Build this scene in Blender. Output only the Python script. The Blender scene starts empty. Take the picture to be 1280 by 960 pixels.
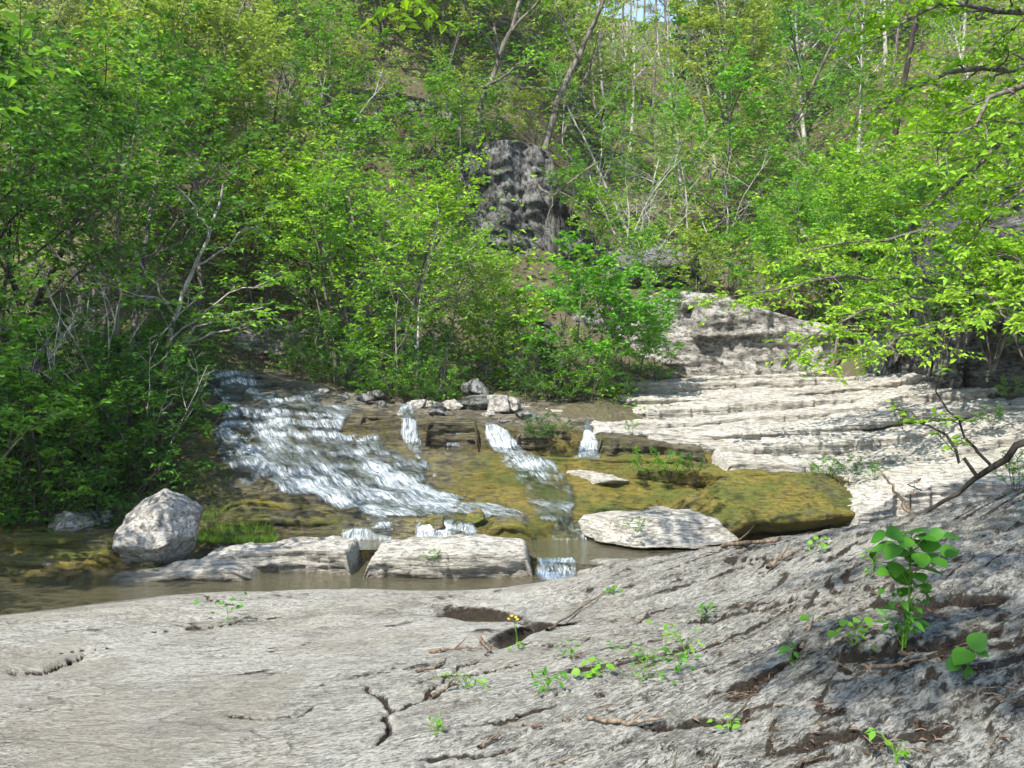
import bpy, math, random
import numpy as np

# ---------------------------------------------------------------- camera, world, sun, exposure
S = bpy.context.scene
F = 1280.0                    # focal length in photo pixels (photo 1280 x 960)
CAMZ, HORIZON = 2.0, 470.0    # eye height above the pool, row of the horizon
cam_d = bpy.data.cameras.new("camera")
cam_d.sensor_width = 36.0
cam_d.lens = 36.0
cam_d.clip_start = 0.05
cam_d.clip_end = 600.0
cam = bpy.data.objects.new("camera", cam_d)
S.collection.objects.link(cam)
cam.location = (0, 0, CAMZ)
cam.rotation_euler = (math.radians(90) - math.atan((480 - HORIZON) / F), 0, 0)
S.camera = cam

SUN_EL, SUN_AZ = math.radians(48), math.radians(212)   # azimuth clockwise from +Y: behind the camera, to the left
to_sun = (math.sin(SUN_AZ) * math.cos(SUN_EL), math.cos(SUN_AZ) * math.cos(SUN_EL), math.sin(SUN_EL))
world = bpy.data.worlds.new("World")
S.world = world
world.use_nodes = True
wn = world.node_tree
bgn = wn.nodes["Background"]
sky = wn.nodes.new("ShaderNodeTexSky")
sky.sky_type = 'NISHITA'
sky.sun_disc = False
sky.sun_elevation = SUN_EL
sky.sun_rotation = SUN_AZ
sky.air_density = 1.0
sky.dust_density = 0.6
wn.links.new(sky.outputs[0], bgn.inputs[0])
bgn.inputs[1].default_value = 0.15

sun_d = bpy.data.lights.new("sun", 'SUN')
sun_d.energy = 4.4
sun_d.angle = math.radians(0.53)
sun_d.color = (1.0, 0.95, 0.86)
sun = bpy.data.objects.new("sun", sun_d)
S.collection.objects.link(sun)
from mathutils import Vector
sun.rotation_euler = Vector(to_sun).to_track_quat('Z', 'Y').to_euler()
sun.location = (-20, -20, 40)

S.view_settings.view_transform = 'Standard'
S.view_settings.look = 'None'
S.view_settings.gamma = 1.0
S.view_settings.use_curve_mapping = False
S.view_settings.exposure = 1.2
S.render.engine = 'CYCLES'
S.cycles.max_bounces = 6
S.cycles.diffuse_bounces = 3
S.cycles.glossy_bounces = 3
S.cycles.transmission_bounces = 5
S.cycles.transparent_max_bounces = 8
S.cycles.volume_bounces = 0
S.cycles.caustics_reflective = False
S.cycles.caustics_refractive = False
S.cycles.use_adaptive_sampling = True
S.cycles.adaptive_threshold = 0.03
S.cycles.use_denoising = True
try:
    S.cycles.denoiser = 'OPENIMAGEDENOISE'
    S.cycles.denoising_input_passes = 'RGB_ALBEDO_NORMAL'
except Exception:
    pass

rng = np.random.default_rng(7)
random.seed(7)
COL = S.collection

# ---------------------------------------------------------------- small helpers
def W(px, py, Y):
    """point of the place seen at photo pixel (px, py) at distance Y"""
    return np.array([(px - 640.0) / F * Y, Y, CAMZ - (py - HORIZON) / F * Y])

_perm = np.random.default_rng(3).permutation(256).astype(np.int64)
_perm = np.concatenate([_perm, _perm, _perm])
_g3 = np.random.default_rng(5).normal(size=(256, 3))
_g3 /= np.linalg.norm(_g3, axis=1)[:, None]

def noise3(p):
    """gradient noise, p (...,3) -> (...), about -0.9..0.9"""
    p = np.asarray(p, float)
    sh = p.shape[:-1]
    p = p.reshape(-1, 3)
    i = np.floor(p).astype(np.int64)
    f = p - i
    i &= 255
    u = f * f * f * (f * (f * 6 - 15) + 10)
    out = np.zeros(len(p))
    for dx in (0, 1):
        wx = u[:, 0] if dx else 1 - u[:, 0]
        a = _perm[(i[:, 0] + dx) & 255]
        for dy in (0, 1):
            wy = u[:, 1] if dy else 1 - u[:, 1]
            b = _perm[(a + i[:, 1] + dy) & 255]
            for dz in (0, 1):
                wz = u[:, 2] if dz else 1 - u[:, 2]
                g = _g3[_perm[(b + i[:, 2] + dz) & 255]]
                d = (f[:, 0] - dx) * g[:, 0] + (f[:, 1] - dy) * g[:, 1] + (f[:, 2] - dz) * g[:, 2]
                out += wx * wy * wz * d
    return (out * 1.6).reshape(sh)

def fbm(p, octv=5, lac=2.03, gain=0.5, ridged=False):
    p = np.asarray(p, float)
    s = np.zeros(p.shape[:-1]); a = 1.0; t = 0.0
    for k in range(octv):
        n = noise3(p * lac ** k + 17.3 * k)
        if ridged:
            n = 1 - 2 * np.abs(n)
        s += a * n; t += a; a *= gain
    return s / t

def P3(a, b, c=0.0):
    a, b = np.broadcast_arrays(np.asarray(a, float), np.asarray(b, float))
    c = np.broadcast_to(np.asarray(c, float), a.shape)
    return np.stack([a, b, c], -1)

def sstep(a, b, x):
    t = np.clip((np.asarray(x, float) - a) / (b - a), 0, 1)
    return t * t * (3 - 2 * t)

def mesh_from(name, V, faces, masks=None, uv=None, smooth=True, dark=None):
    """V (n,3); faces int array (m,4) or (m,3) or list of such arrays"""
    V = np.ascontiguousarray(V, dtype=np.float32).reshape(-1, 3)
    if not isinstance(faces, (list, tuple)):
        faces = [faces]
    faces = [np.asarray(f, dtype=np.int32) for f in faces if len(f)]
    me = bpy.data.meshes.new(name)
    me.vertices.add(len(V)); me.vertices.foreach_set("co", V.ravel())
    idx = np.concatenate([f.ravel() for f in faces])
    tot = np.concatenate([np.full(len(f), f.shape[1], np.int32) for f in faces])
    start = np.concatenate([[0], np.cumsum(tot)[:-1]]).astype(np.int32)
    me.loops.add(len(idx)); me.loops.foreach_set("vertex_index", idx)
    me.polygons.add(len(tot))
    me.polygons.foreach_set("loop_start", start)
    me.polygons.foreach_set("loop_total", tot)
    me.polygons.foreach_set("use_smooth", np.full(len(tot), smooth))
    if masks is not None:
        at = me.attributes.new("mask", 'FLOAT_COLOR', 'POINT')
        c = np.ones((len(V), 4), np.float32); c[:, :3] = np.clip(np.asarray(masks).reshape(-1, 3), 0, 1)
        at.data.foreach_set("color", c.ravel())
    if dark is not None:
        at = me.attributes.new("dark", 'FLOAT', 'POINT')
        at.data.foreach_set("value", np.asarray(dark, np.float32).ravel())
    if uv is not None:
        at = me.attributes.new("flow", 'FLOAT_VECTOR', 'POINT')
        at.data.foreach_set("vector", np.asarray(uv, np.float32).reshape(-1, 3).ravel())
    me.update(calc_edges=True)
    return me

def grid_faces(R, C, keep=None, wrap=False):
    r, c = np.meshgrid(np.arange(R - 1), np.arange(C if wrap else C - 1), indexing='ij')
    c2 = (c + 1) % C
    q = np.stack([r * C + c, r * C + c2, (r + 1) * C + c2, (r + 1) * C + c], -1).reshape(-1, 4)
    if keep is not None:
        q = q[keep.ravel()]
    return q

def link(name, me, mat=None, parent=None, label=None, cat=None, group=None, kind=None):
    o = bpy.data.objects.new(name, me)
    COL.objects.link(o)
    if mat is not None and me is not None and len(me.materials) == 0:
        me.materials.append(mat)
    if parent is not None:
        o.parent = parent
    tag(o, label, cat, group, kind)
    return o

def tag(o, label=None, cat=None, group=None, kind=None):
    if label: o["label"] = label
    if cat: o["category"] = cat
    if group: o["group"] = group
    if kind: o["kind"] = kind
    return o

def empty(name, loc=(0, 0, 0), rz=0.0, sc=1.0):
    o = bpy.data.objects.new(name, None)
    COL.objects.link(o)
    o.location = loc; o.rotation_euler = (0, 0, rz); o.scale = (sc, sc, sc)
    o.empty_display_size = 0.2
    return o

# ---------------------------------------------------------------- materials
class NT:
    def __init__(self, name):
        self.m = bpy.data.materials.new(name); self.m.use_nodes = True
        self.t = self.m.node_tree; self.t.nodes.clear()
        self.out = self.n("ShaderNodeOutputMaterial")
    def n(self, ty, **kw):
        nd = self.t.nodes.new(ty)
        for k, v in kw.items():
            setattr(nd, k, v)
        return nd
    def l(self, a, b): self.t.links.new(a, b)
    def put(self, sock, v):
        if isinstance(v, bpy.types.NodeSocket): self.l(v, sock)
        elif v is not None: sock.default_value = v
    def coord(self, sc=(1, 1, 1), kind="Object", rot=(0, 0, 0)):
        tc = self.n("ShaderNodeTexCoord"); mp = self.n("ShaderNodeMapping")
        mp.inputs["Scale"].default_value = sc; mp.inputs["Rotation"].default_value = rot
        self.l(tc.outputs[kind], mp.inputs[0]); return mp.outputs[0]
    def noise(self, vec, scale=5, detail=6, rough=0.55, dist=0.0, ty='FBM'):
        nd = self.n("ShaderNodeTexNoise"); nd.noise_type = ty
        self.put(nd.inputs["Vector"], vec)
        nd.inputs["Scale"].default_value = scale; nd.inputs["Detail"].default_value = detail
        nd.inputs["Roughness"].default_value = rough; nd.inputs["Distortion"].default_value = dist
        return nd.outputs["Fac"]
    def vor(self, vec, scale=5, feat='F1', rnd=1.0):
        nd = self.n("ShaderNodeTexVoronoi"); nd.feature = feat
        self.put(nd.inputs["Vector"], vec); nd.inputs["Scale"].default_value = scale
        nd.inputs["Randomness"].default_value = rnd
        return nd.outputs["Distance"]
    def math(self, op, a, b=None, c=None, clamp=False):
        nd = self.n("ShaderNodeMath"); nd.operation = op; nd.use_clamp = clamp
        self.put(nd.inputs[0], a); self.put(nd.inputs[1], b)
        if c is not None: self.put(nd.inputs[2], c)
        return nd.outputs[0]
    def rng(self, v, a, b, lo=0.0, hi=1.0, smooth=True):
        nd = self.n("ShaderNodeMapRange"); nd.interpolation_type = 'SMOOTHSTEP' if smooth else 'LINEAR'
        self.put(nd.inputs[0], v)
        for i, x in enumerate((a, b, lo, hi)): nd.inputs[1 + i].default_value = x
        return nd.outputs[0]
    def mix(self, f, a, b, mode='MIX'):
        nd = self.n("ShaderNodeMix"); nd.data_type = 'RGBA'; nd.blend_type = mode
        self.put(nd.inputs[0], f)
        self.put(nd.inputs[6], a if isinstance(a, bpy.types.NodeSocket) else (*a, 1))
        self.put(nd.inputs[7], b if isinstance(b, bpy.types.NodeSocket) else (*b, 1))
        return nd.outputs[2]
    def ramp(self, f, stops):
        nd = self.n("ShaderNodeValToRGB"); cr = nd.color_ramp
        while len(cr.elements) < len(stops): cr.elements.new(0.5)
        for e, (p, c) in zip(cr.elements, stops):
            e.position = p; e.color = (*c, 1)
        self.put(nd.inputs[0], f); return nd.outputs[0]
    def attr(self, name):
        nd = self.n("ShaderNodeAttribute"); nd.attribute_name = name; return nd
    def bump(self, h, strength=0.5, dist=0.02, normal=None):
        nd = self.n("ShaderNodeBump"); nd.inputs["Strength"].default_value = strength
        nd.inputs["Distance"].default_value = dist
        self.put(nd.inputs["Height"], h)
        if normal is not None: self.l(normal, nd.inputs["Normal"])
        return nd.outputs[0]
    def bsdf(self, color, rough=0.9, normal=None, spec=0.3, **kw):
        nd = self.n("ShaderNodeBsdfPrincipled")
        self.put(nd.inputs["Base Color"], color if isinstance(color, bpy.types.NodeSocket) else (*color, 1))
        self.put(nd.inputs["Roughness"], rough)
        nd.inputs["Specular IOR Level"].default_value = spec
        if normal is not None: self.l(normal, nd.inputs["Normal"])
        for k, v in kw.items(): self.put(nd.inputs[k], v)
        return nd.outputs[0]
    def done(self, sh):
        self.l(sh, self.out.inputs[0]); return self.m

def rock_material(name, pale, mid, dark, stain=0.5, fine=1.0, pit=0.3, moss_a=(0.215, 0.172, 0.032), moss_b=(0.115, 0.135, 0.022),
                  soil=(0.030, 0.023, 0.016), streak=(1, 1, 6), flow=False, flakes=9.0, bump=0.9):
    """weathered limestone. mask attribute: R soil, with dark crust and undercut shade in the colour, G algae and moss, B wet; flow attribute: position along the beds"""
    t = NT(name)
    co = t.coord()
    if flow:
        fa = t.attr("flow"); mp = t.n("ShaderNodeMapping"); mp.inputs["Scale"].default_value = streak; t.l(fa.outputs["Vector"], mp.inputs[0]); st = mp.outputs[0]
    else:
        st = t.coord(streak)
    big = t.noise(co, 0.9, 3, 0.5)
    med = t.noise(st, 2.6, 7, 0.66, 0.0 if flow else 0.5)
    med2 = t.noise(co, 9, 6, 0.65)
    fin = t.noise(st, 15 * fine, 6, 0.70, 0.0 if flow else 0.4)
    grain = t.noise(st, 44, 5, 0.75) if flow else t.noise(co, 110 * fine, 3, 0.7)
    c = t.ramp(t.math('ADD', t.math('MULTIPLY', big, 0.35), t.math('MULTIPLY', med, 0.65)),
               [(0.36, dark), (0.47, mid), (0.58, pale)])
    # thin flakes: contour lines of the bedding noise, each a tiny step with a dark edge
    fq = t.math('MULTIPLY', t.math('ADD', med, t.math('MULTIPLY', fin, 0.22)), flakes)
    ff = t.math('FRACT', fq)
    line = t.math('MULTIPLY', t.rng(ff, 0.86, 0.97), t.rng(med2, 0.40, 0.60))
    fstep = t.math('ADD', t.math('FLOOR', fq), t.rng(ff, 0.80, 1.0))
    c = t.mix(t.math('MULTIPLY', t.rng(fin, 0.51, 0.39), 0.78), c, (dark[0] * 0.60, dark[1] * 0.60, dark[2] * 0.57))
    c = t.mix(t.math('MULTIPLY', t.rng(fin, 0.54, 0.68), 0.45), c, (min(1, pale[0] * 1.25), min(1, pale[1] * 1.25), min(1, pale[2] * 1.24)))
    c = t.mix(t.math('MULTIPLY', line, 0.75), c, (dark[0] * 0.33, dark[1] * 0.31, dark[2] * 0.28))
    c = t.mix(t.math('MULTIPLY', t.rng(grain, 0.50, 0.38), 0.75 if flow else 0.55), c, (dark[0] * 0.7, dark[1] * 0.68, dark[2] * 0.64))
    if flow: c = t.mix(t.math('MULTIPLY', t.rng(grain, 0.53, 0.64), 0.55), c, (min(1, pale[0] * 1.3), min(1, pale[1] * 1.3), min(1, pale[2] * 1.27)))
    m = t.attr("mask")
    sep = t.n("ShaderNodeSeparateColor"); t.l(m.outputs["Color"], sep.inputs[0])
    R, G, B = sep.outputs
    # lichen-dark blotches
    bl = t.rng(t.math('ADD', t.math('MULTIPLY', med2, 0.55), t.math('MULTIPLY', fin, 0.45)), 0.51, 0.42)
    blf = t.math('MULTIPLY', bl, stain)
    if flow: blf = t.math('MULTIPLY', blf, t.rng(t.attr("dark").outputs["Fac"], 0, 1, 0.25, 1.25, False))
    c = t.mix(blf, c, (dark[0] * 0.40, dark[1] * 0.39, dark[2] * 0.36))
    if flow:
        dk = t.attr("dark").outputs["Fac"]
        mpl = t.n("ShaderNodeMapping"); mpl.inputs["Scale"].default_value = (1.3, 4.2, 2.0); t.l(fa.outputs["Vector"], mpl.inputs[0])
        ln = t.noise(mpl.outputs[0], 5.0, 5, 0.6, 0.25)
        lines = t.rng(t.math('ABSOLUTE', t.math('SUBTRACT', ln, 0.5)), 0.020, 0.006)
        lines = t.math('MULTIPLY', lines, t.rng(t.noise(co, 2.2, 4, 0.6), 0.46, 0.58))
        c = t.mix(t.math('MULTIPLY', lines, t.rng(dk, 0.0, 0.8, 0.25, 0.9)), c, (0.055, 0.047, 0.038))
        mpk = t.n("ShaderNodeMapping"); mpk.inputs["Scale"].default_value = (1.0, 1.9, 1.0); t.l(fa.outputs["Vector"], mpk.inputs[0])
        cr = t.noise(mpk.outputs[0], 9.0, 7, 0.72, 0.15)
        crust = t.math('MULTIPLY', t.rng(cr, 0.52, 0.57), t.rng(dk, 0.85, 1.35))
        c = t.mix(t.math('MULTIPLY', crust, 0.85), c, (0.050, 0.044, 0.034))
        whit = t.math('MULTIPLY', t.rng(cr, 0.47, 0.40), t.rng(dk, 0.9, 1.4))
        c = t.mix(t.math('MULTIPLY', whit, 0.6), c, (0.56, 0.55, 0.51))
        # damp and silt stains, hairline cracks
        stn = t.rng(t.noise(co, 0.75, 6, 0.62, 0.8), 0.50, 0.58)
        c = t.mix(t.math('MULTIPLY', stn, 0.45), c, t.mix(1.0, c, (0.80, 0.76, 0.69), 'MULTIPLY'))
        silt = t.math('MULTIPLY', t.rng(t.noise(fa.outputs["Vector"], 0.55, 4, 0.5, 0.4), 0.56, 0.62), t.rng(t.attr("dark").outputs["Fac"], 0.5, 0.1))
        c = t.mix(t.math('MULTIPLY', silt, 0.6), c, t.mix(grain, (0.30, 0.27, 0.215), (0.38, 0.345, 0.28)))
        wv = t.n("ShaderNodeVectorMath"); wv.operation = 'ADD'
        nz = t.n("ShaderNodeTexNoise"); nz.inputs["Scale"].default_value = 2.5; nz.inputs["Detail"].default_value = 4; t.l(fa.outputs["Vector"], nz.inputs["Vector"])
        sc_ = t.n("ShaderNodeVectorMath"); sc_.operation = 'SCALE'; sc_.inputs[3].default_value = 0.55; t.l(nz.outputs["Color"], sc_.inputs[0])
        t.l(fa.outputs["Vector"], wv.inputs[0]); t.l(sc_.outputs[0], wv.inputs[1])
        mpc = t.n("ShaderNodeMapping"); mpc.inputs["Scale"].default_value = (0.8, 1.9, 0.0); t.l(wv.outputs[0], mpc.inputs[0])
        ck = t.rng(t.vor(mpc.outputs[0], 1.0, 'DISTANCE_TO_EDGE'), 0.022, 0.006)
        ck = t.math('MULTIPLY', ck, t.rng(t.noise(co, 1.3, 3, 0.5), 0.50, 0.60))
        c = t.mix(t.math('MULTIPLY', ck, 0.3), c, (0.06, 0.05, 0.04))
    if flow: c = t.mix(t.math('MULTIPLY', t.attr("dark").outputs["Fac"], 0.5), c, t.mix(1.0, c, (0.68, 0.70, 0.695), 'MULTIPLY'))
    pitm = t.math('MULTIPLY', t.rng(t.vor(st, 17 * fine), 0.24, 0.08), t.rng(med2, 0.48, 0.60))
    c = t.mix(t.math('MULTIPLY', pitm, pit), c, (dark[0] * 0.25, dark[1] * 0.23, dark[2] * 0.2))
    jit = t.math('MULTIPLY', t.math('SUBTRACT', t.math('ADD', t.math('MULTIPLY', med2, 0.55), t.math('MULTIPLY', fin, 0.45)), 0.5), 2.6)
    gm = t.rng(t.math('ADD', G, jit), 0.30, 0.70)
    mossc = t.mix(t.rng(t.noise(co, 1.7, 5, 0.65), 0.4, 0.62), moss_a, moss_b)
    mossc = t.mix(t.math('MULTIPLY', t.rng(fin, 0.50, 0.36), 0.75), mossc, (moss_a[0] * 0.18, moss_a[1] * 0.20, moss_a[2] * 0.25))
    mossc = t.mix(t.math('MULTIPLY', t.rng(t.noise(co, 40, 4, 0.65), 0.46, 0.62), 0.55), mossc, (moss_a[0] * 0.3, moss_a[1] * 0.36, moss_a[2] * 0.4))
    c = t.mix(gm, c, mossc)
    sm = t.math('MULTIPLY', t.rng(t.math('ADD', R, jit), 0.36, 0.74), 0.95)
    soil_shade_c = t.mix(t.rng(grain, 0.35, 0.65), soil, (soil[0] * 2.4, soil[1] * 2.1, soil[2] * 1.8))
    c = t.mix(sm, c, soil_shade_c)
    wetf = t.math('MULTIPLY', B, t.rng(med, 0.3, 0.5, 0.75, 1.0))
    c = t.mix(wetf, c, t.mix(1.0, c, (0.45, 0.43, 0.39), 'MULTIPLY'))
    rough = t.rng(wetf, 0.0, 1.0, 0.93, 0.25, False)
    h = t.math('ADD', t.math('ADD', t.math('MULTIPLY', fin, 0.9), t.math('MULTIPLY', grain, 0.55 if flow else 0.16)),
               t.math('ADD', t.math('MULTIPLY', med2, 0.5), t.math('ADD', t.math('MULTIPLY', pitm, -0.3), t.math('MULTIPLY', fstep, 0.28))))
    h = t.math('ADD', h, t.math('MULTIPLY', sm, t.math('MULTIPLY', grain, 0.8)))
    if flow: h = t.math('SUBTRACT', h, t.math('ADD', t.math('MULTIPLY', ck, 0.25), t.math('MULTIPLY', lines, 0.5)))
    nrm = t.bump(h, bump, 0.045 if flow else 0.035)
    return t.done(t.bsdf(c, rough, nrm, 0.25))

M = {}
M['front'] = rock_material("foreground_limestone", (0.61, 0.585, 0.52), (0.51, 0.485, 0.425), (0.31, 0.295, 0.255), stain=0.55, streak=(1.0, 2.1, 1.5), fine=1.6, pit=0.5, flow=True, flakes=7, bump=1.0)
M['ledge'] = rock_material("bank_limestone", (0.56, 0.53, 0.47), (0.47, 0.44, 0.385), (0.28, 0.26, 0.225), stain=0.35, streak=(0.45, 0.9, 5))
M['shelf'] = rock_material("shelf_limestone", (0.50, 0.475, 0.42), (0.43, 0.40, 0.345), (0.24, 0.225, 0.195), stain=0.3, streak=(0.6, 0.9, 4))
M['bed'] = rock_material("streambed_rock", (0.25, 0.225, 0.165), (0.155, 0.135, 0.09), (0.065, 0.057, 0.042), stain=0.6, streak=(0.4, 0.6, 6))
M['cliff'] = rock_material("cliff_limestone", (0.25, 0.25, 0.235), (0.13, 0.13, 0.122), (0.05, 0.05, 0.047), stain=0.8, streak=(1.6, 1.6, 0.45), fine=0.5)
M['stained_cliff'] = rock_material("stained_cliff_limestone", (0.20, 0.20, 0.19), (0.085, 0.085, 0.08), (0.032, 0.032, 0.030), stain=0.8, streak=(1.5, 1.5, 0.9), fine=0.55)
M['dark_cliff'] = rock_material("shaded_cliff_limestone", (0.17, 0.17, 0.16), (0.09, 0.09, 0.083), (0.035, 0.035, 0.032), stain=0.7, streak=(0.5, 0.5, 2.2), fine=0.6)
M['pale_cliff'] = rock_material("pale_cliff_limestone", (0.40, 0.38, 0.34), (0.28, 0.265, 0.235), (0.12, 0.115, 0.10), stain=0.65, streak=(0.7, 0.7, 1.8), fine=0.6)
M['boulder'] = rock_material("boulder_limestone", (0.46, 0.435, 0.395), (0.37, 0.35, 0.315), (0.22, 0.205, 0.185), stain=0.4, streak=(1, 1, 1.5), fine=0.9)

def hill_material():
    t = NT("forest_floor")
    co = t.coord()
    a = t.noise(co, 0.5, 5, 0.6); b = t.noise(co, 4, 6, 0.65)
    c = t.ramp(t.math('ADD', t.math('MULTIPLY', a, 0.5), t.math('MULTIPLY', b, 0.5)),
               [(0.34, (0.045, 0.036, 0.022)), (0.46, (0.10, 0.082, 0.052)), (0.54, (0.09, 0.085, 0.045)), (0.66, (0.19, 0.17, 0.13))])
    return t.done(t.bsdf(c, 0.95, t.bump(b, 1.0, 0.15), 0.1))
M['hill'] = hill_material()

def water_material(name, tint=(0.18, 0.16, 0.095), ripple=1.0, clear=0.45):
    t = NT(name)
    co = t.coord((1.0, 2.6, 1))
    n1 = t.noise(co, 5.0, 4, 0.55, 0.5)
    n2 = t.noise(co, 22.0, 3, 0.5, 0.2)
    nrm = t.bump(t.math('ADD', n1, t.math('MULTIPLY', n2, 0.35)), 0.35 * ripple, 0.05)
    deep = t.bsdf(tint, 0.06, nrm, 0.5)
    tr = t.n("ShaderNodeBsdfTransparent"); tr.inputs[0].default_value = (0.80, 0.74, 0.55, 1)
    fr = t.n("ShaderNodeFresnel"); fr.inputs[0].default_value = 1.33; t.l(nrm, fr.inputs["Normal"])
    gl = t.n("ShaderNodeBsdfGlossy"); gl.inputs["Roughness"].default_value = 0.05; t.l(nrm, gl.inputs["Normal"])
    body = t.n("ShaderNodeMixShader"); body.inputs[0].default_value = clear; t.l(deep, body.inputs[1]); t.l(tr.outputs[0], body.inputs[2])
    mx = t.n("ShaderNodeMixShader"); t.l(fr.outputs[0], mx.inputs[0]); t.l(body.outputs[0], mx.inputs[1]); t.l(gl.outputs[0], mx.inputs[2])
    return t.done(mx.outputs[0])
M['pool'] = water_material("stream_water")

def fall_material(name, amount=0.0):
    """falling water: white strands of foam along the flow, clear film between; foam amount in mask G"""
    t = NT(name)
    f = t.attr("flow")
    mp = t.n("ShaderNodeMapping"); mp.inputs["Scale"].default_value = (1, 1, 1); t.l(f.outputs["Vector"], mp.inputs[0])
    def st(su, sv):
        m2 = t.n("ShaderNodeMapping"); m2.inputs["Scale"].default_value = (su, sv, 1); t.l(f.outputs["Vector"], m2.inputs[0])
        return m2.outputs[0]
    def ridge(su, sv, dist, det=3):
        n = t.noise(st(su, sv), 1.0, det, 0.55, dist)
        return t.math('SUBTRACT', 1.0, t.math('MULTIPLY', t.math('ABSOLUTE', t.math('SUBTRACT', n, 0.5)), 6.0), clamp=True)
    s1 = ridge(8, 2.2, 1.2); s2 = ridge(24, 5.0, 1.0); s5 = ridge(64, 14, 0.8, 2)
    s3 = t.noise(st(1.8, 1.1), 1.0, 4, 0.6, 0.6)
    s4 = t.noise(st(34, 8), 1.0, 5, 0.7, 0.8)
    m = t.attr("mask"); sep = t.n("ShaderNodeSeparateColor"); t.l(m.outputs["Color"], sep.inputs[0])
    v = t.math('ADD', t.math('ADD', t.math('MULTIPLY', s1, 0.18), t.math('MULTIPLY', s2, 0.26)), t.math('ADD', t.math('MULTIPLY', s5, 0.22), t.math('MULTIPLY', s4, 0.55)))
    v = t.math('ADD', v, t.math('MULTIPLY', t.math('SUBTRACT', s3, 0.5), 1.3))
    v = t.math('ADD', v, t.math('SUBTRACT', sep.outputs[1], 0.5))
    foam = t.rng(t.math('ADD', v, amount), 0.44, 1.24)
    edge = t.rng(sep.outputs[0], 0.10, 0.85)
    foam = t.math('MULTIPLY', foam, t.rng(t.math('ADD', edge, t.math('MULTIPLY', t.math('SUBTRACT', s4, 0.5), 1.2)), 0.15, 1.05))
    foam = t.math('MULTIPLY', foam, 0.86)
    nrm = t.bump(t.math('ADD', t.math('MULTIPLY', s2, 0.3), t.math('MULTIPLY', s4, 0.8)), 0.35, 0.04)
    white = t.bsdf(t.mix(t.rng(v, 0.6, 1.2), (0.33, 0.40, 0.44), (0.58, 0.62, 0.65)), 0.6, nrm, 0.2)
    tr = t.n("ShaderNodeBsdfTransparent"); t.l(t.mix(edge, (1, 1, 1), (0.82, 0.86, 0.85)), tr.inputs[0])
    gl = t.n("ShaderNodeBsdfGlossy"); gl.inputs["Roughness"].default_value = 0.12; t.l(nrm, gl.inputs["Normal"])
    fr = t.n("ShaderNodeFresnel"); fr.inputs[0].default_value = 1.33; t.l(nrm, fr.inputs["Normal"])
    film = t.n("ShaderNodeMixShader"); t.l(t.math('MULTIPLY', fr.outputs[0], edge), film.inputs[0]); t.l(tr.outputs[0], film.inputs[1]); t.l(gl.outputs[0], film.inputs[2])
    mx = t.n("ShaderNodeMixShader"); t.l(foam, mx.inputs[0]); t.l(film.outputs[0], mx.inputs[1]); t.l(white, mx.inputs[2])
    return t.done(mx.outputs[0])
M['fall'] = fall_material("falling_water")

def leaf_material(name, a, b, trans=0.45, rough=0.5, obj_var=0.5):
    t = NT(name)
    g = t.n("ShaderNodeNewGeometry"); oi = t.n("ShaderNodeObjectInfo")
    r = g.outputs["Random Per Island"]
    k = t.math('ADD', t.math('MULTIPLY', r, 1 - obj_var), t.math('MULTIPLY', oi.outputs["Random"], obj_var))
    c = t.mix(k, a, b)
    hs = t.n("ShaderNodeHueSaturation"); t.put(hs.inputs["Value"], t.rng(r, 0, 1, 0.72, 1.25, False)); t.l(c, hs.inputs["Color"])
    c = hs.outputs[0]
    d = t.bsdf(c, rough, None, 0.25)
    tb = t.n("ShaderNodeBsdfTranslucent")
    tc = t.mix(1.0, c, (1.25, 1.15, 0.55), 'MULTIPLY'); t.l(tc, tb.inputs[0])
    mx = t.n("ShaderNodeMixShader"); mx.inputs[0].default_value = trans
    t.l(d, mx.inputs[1]); t.l(tb.outputs[0], mx.inputs[2])
    return t.done(mx.outputs[0])
M['leaf_bright'] = leaf_material("spring_leaf", (0.19, 0.42, 0.025), (0.29, 0.48, 0.035))
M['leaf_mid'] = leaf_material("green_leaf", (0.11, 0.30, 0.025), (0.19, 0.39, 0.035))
M['leaf_dark'] = leaf_material("dark_leaf_with_shade", (0.045, 0.15, 0.018), (0.085, 0.22, 0.022))  # darker green; on the left bank it puts shade into the colour
M['leaf_seed'] = leaf_material("seedling_leaf", (0.040, 0.155, 0.012), (0.080, 0.235, 0.018), trans=0.3, rough=0.42, obj_var=0.7)
M['leaf_yellow'] = leaf_material("young_yellow_leaf", (0.23, 0.36, 0.05), (0.31, 0.39, 0.075))
M['leaf_cool'] = leaf_material("fresh_green_leaf", (0.11, 0.35, 0.03), (0.18, 0.42, 0.03))
M['needle'] = leaf_material("cedar_foliage", (0.035, 0.075, 0.028), (0.05, 0.095, 0.03), trans=0.15)
M['leaf_pale'] = leaf_material("pale_young_leaf", (0.25, 0.37, 0.10), (0.34, 0.42, 0.15))
M['leaf_dry'] = leaf_material("dry_leaf", (0.085, 0.048, 0.028), (0.17, 0.11, 0.07), trans=0.15)
M['grass'] = leaf_material("grass_blade", (0.10, 0.22, 0.02), (0.16, 0.27, 0.03), obj_var=0.1)
M['petal'] = leaf_material("yellow_petal", (0.55, 0.36, 0.02), (0.65, 0.42, 0.03), trans=0.2)

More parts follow.
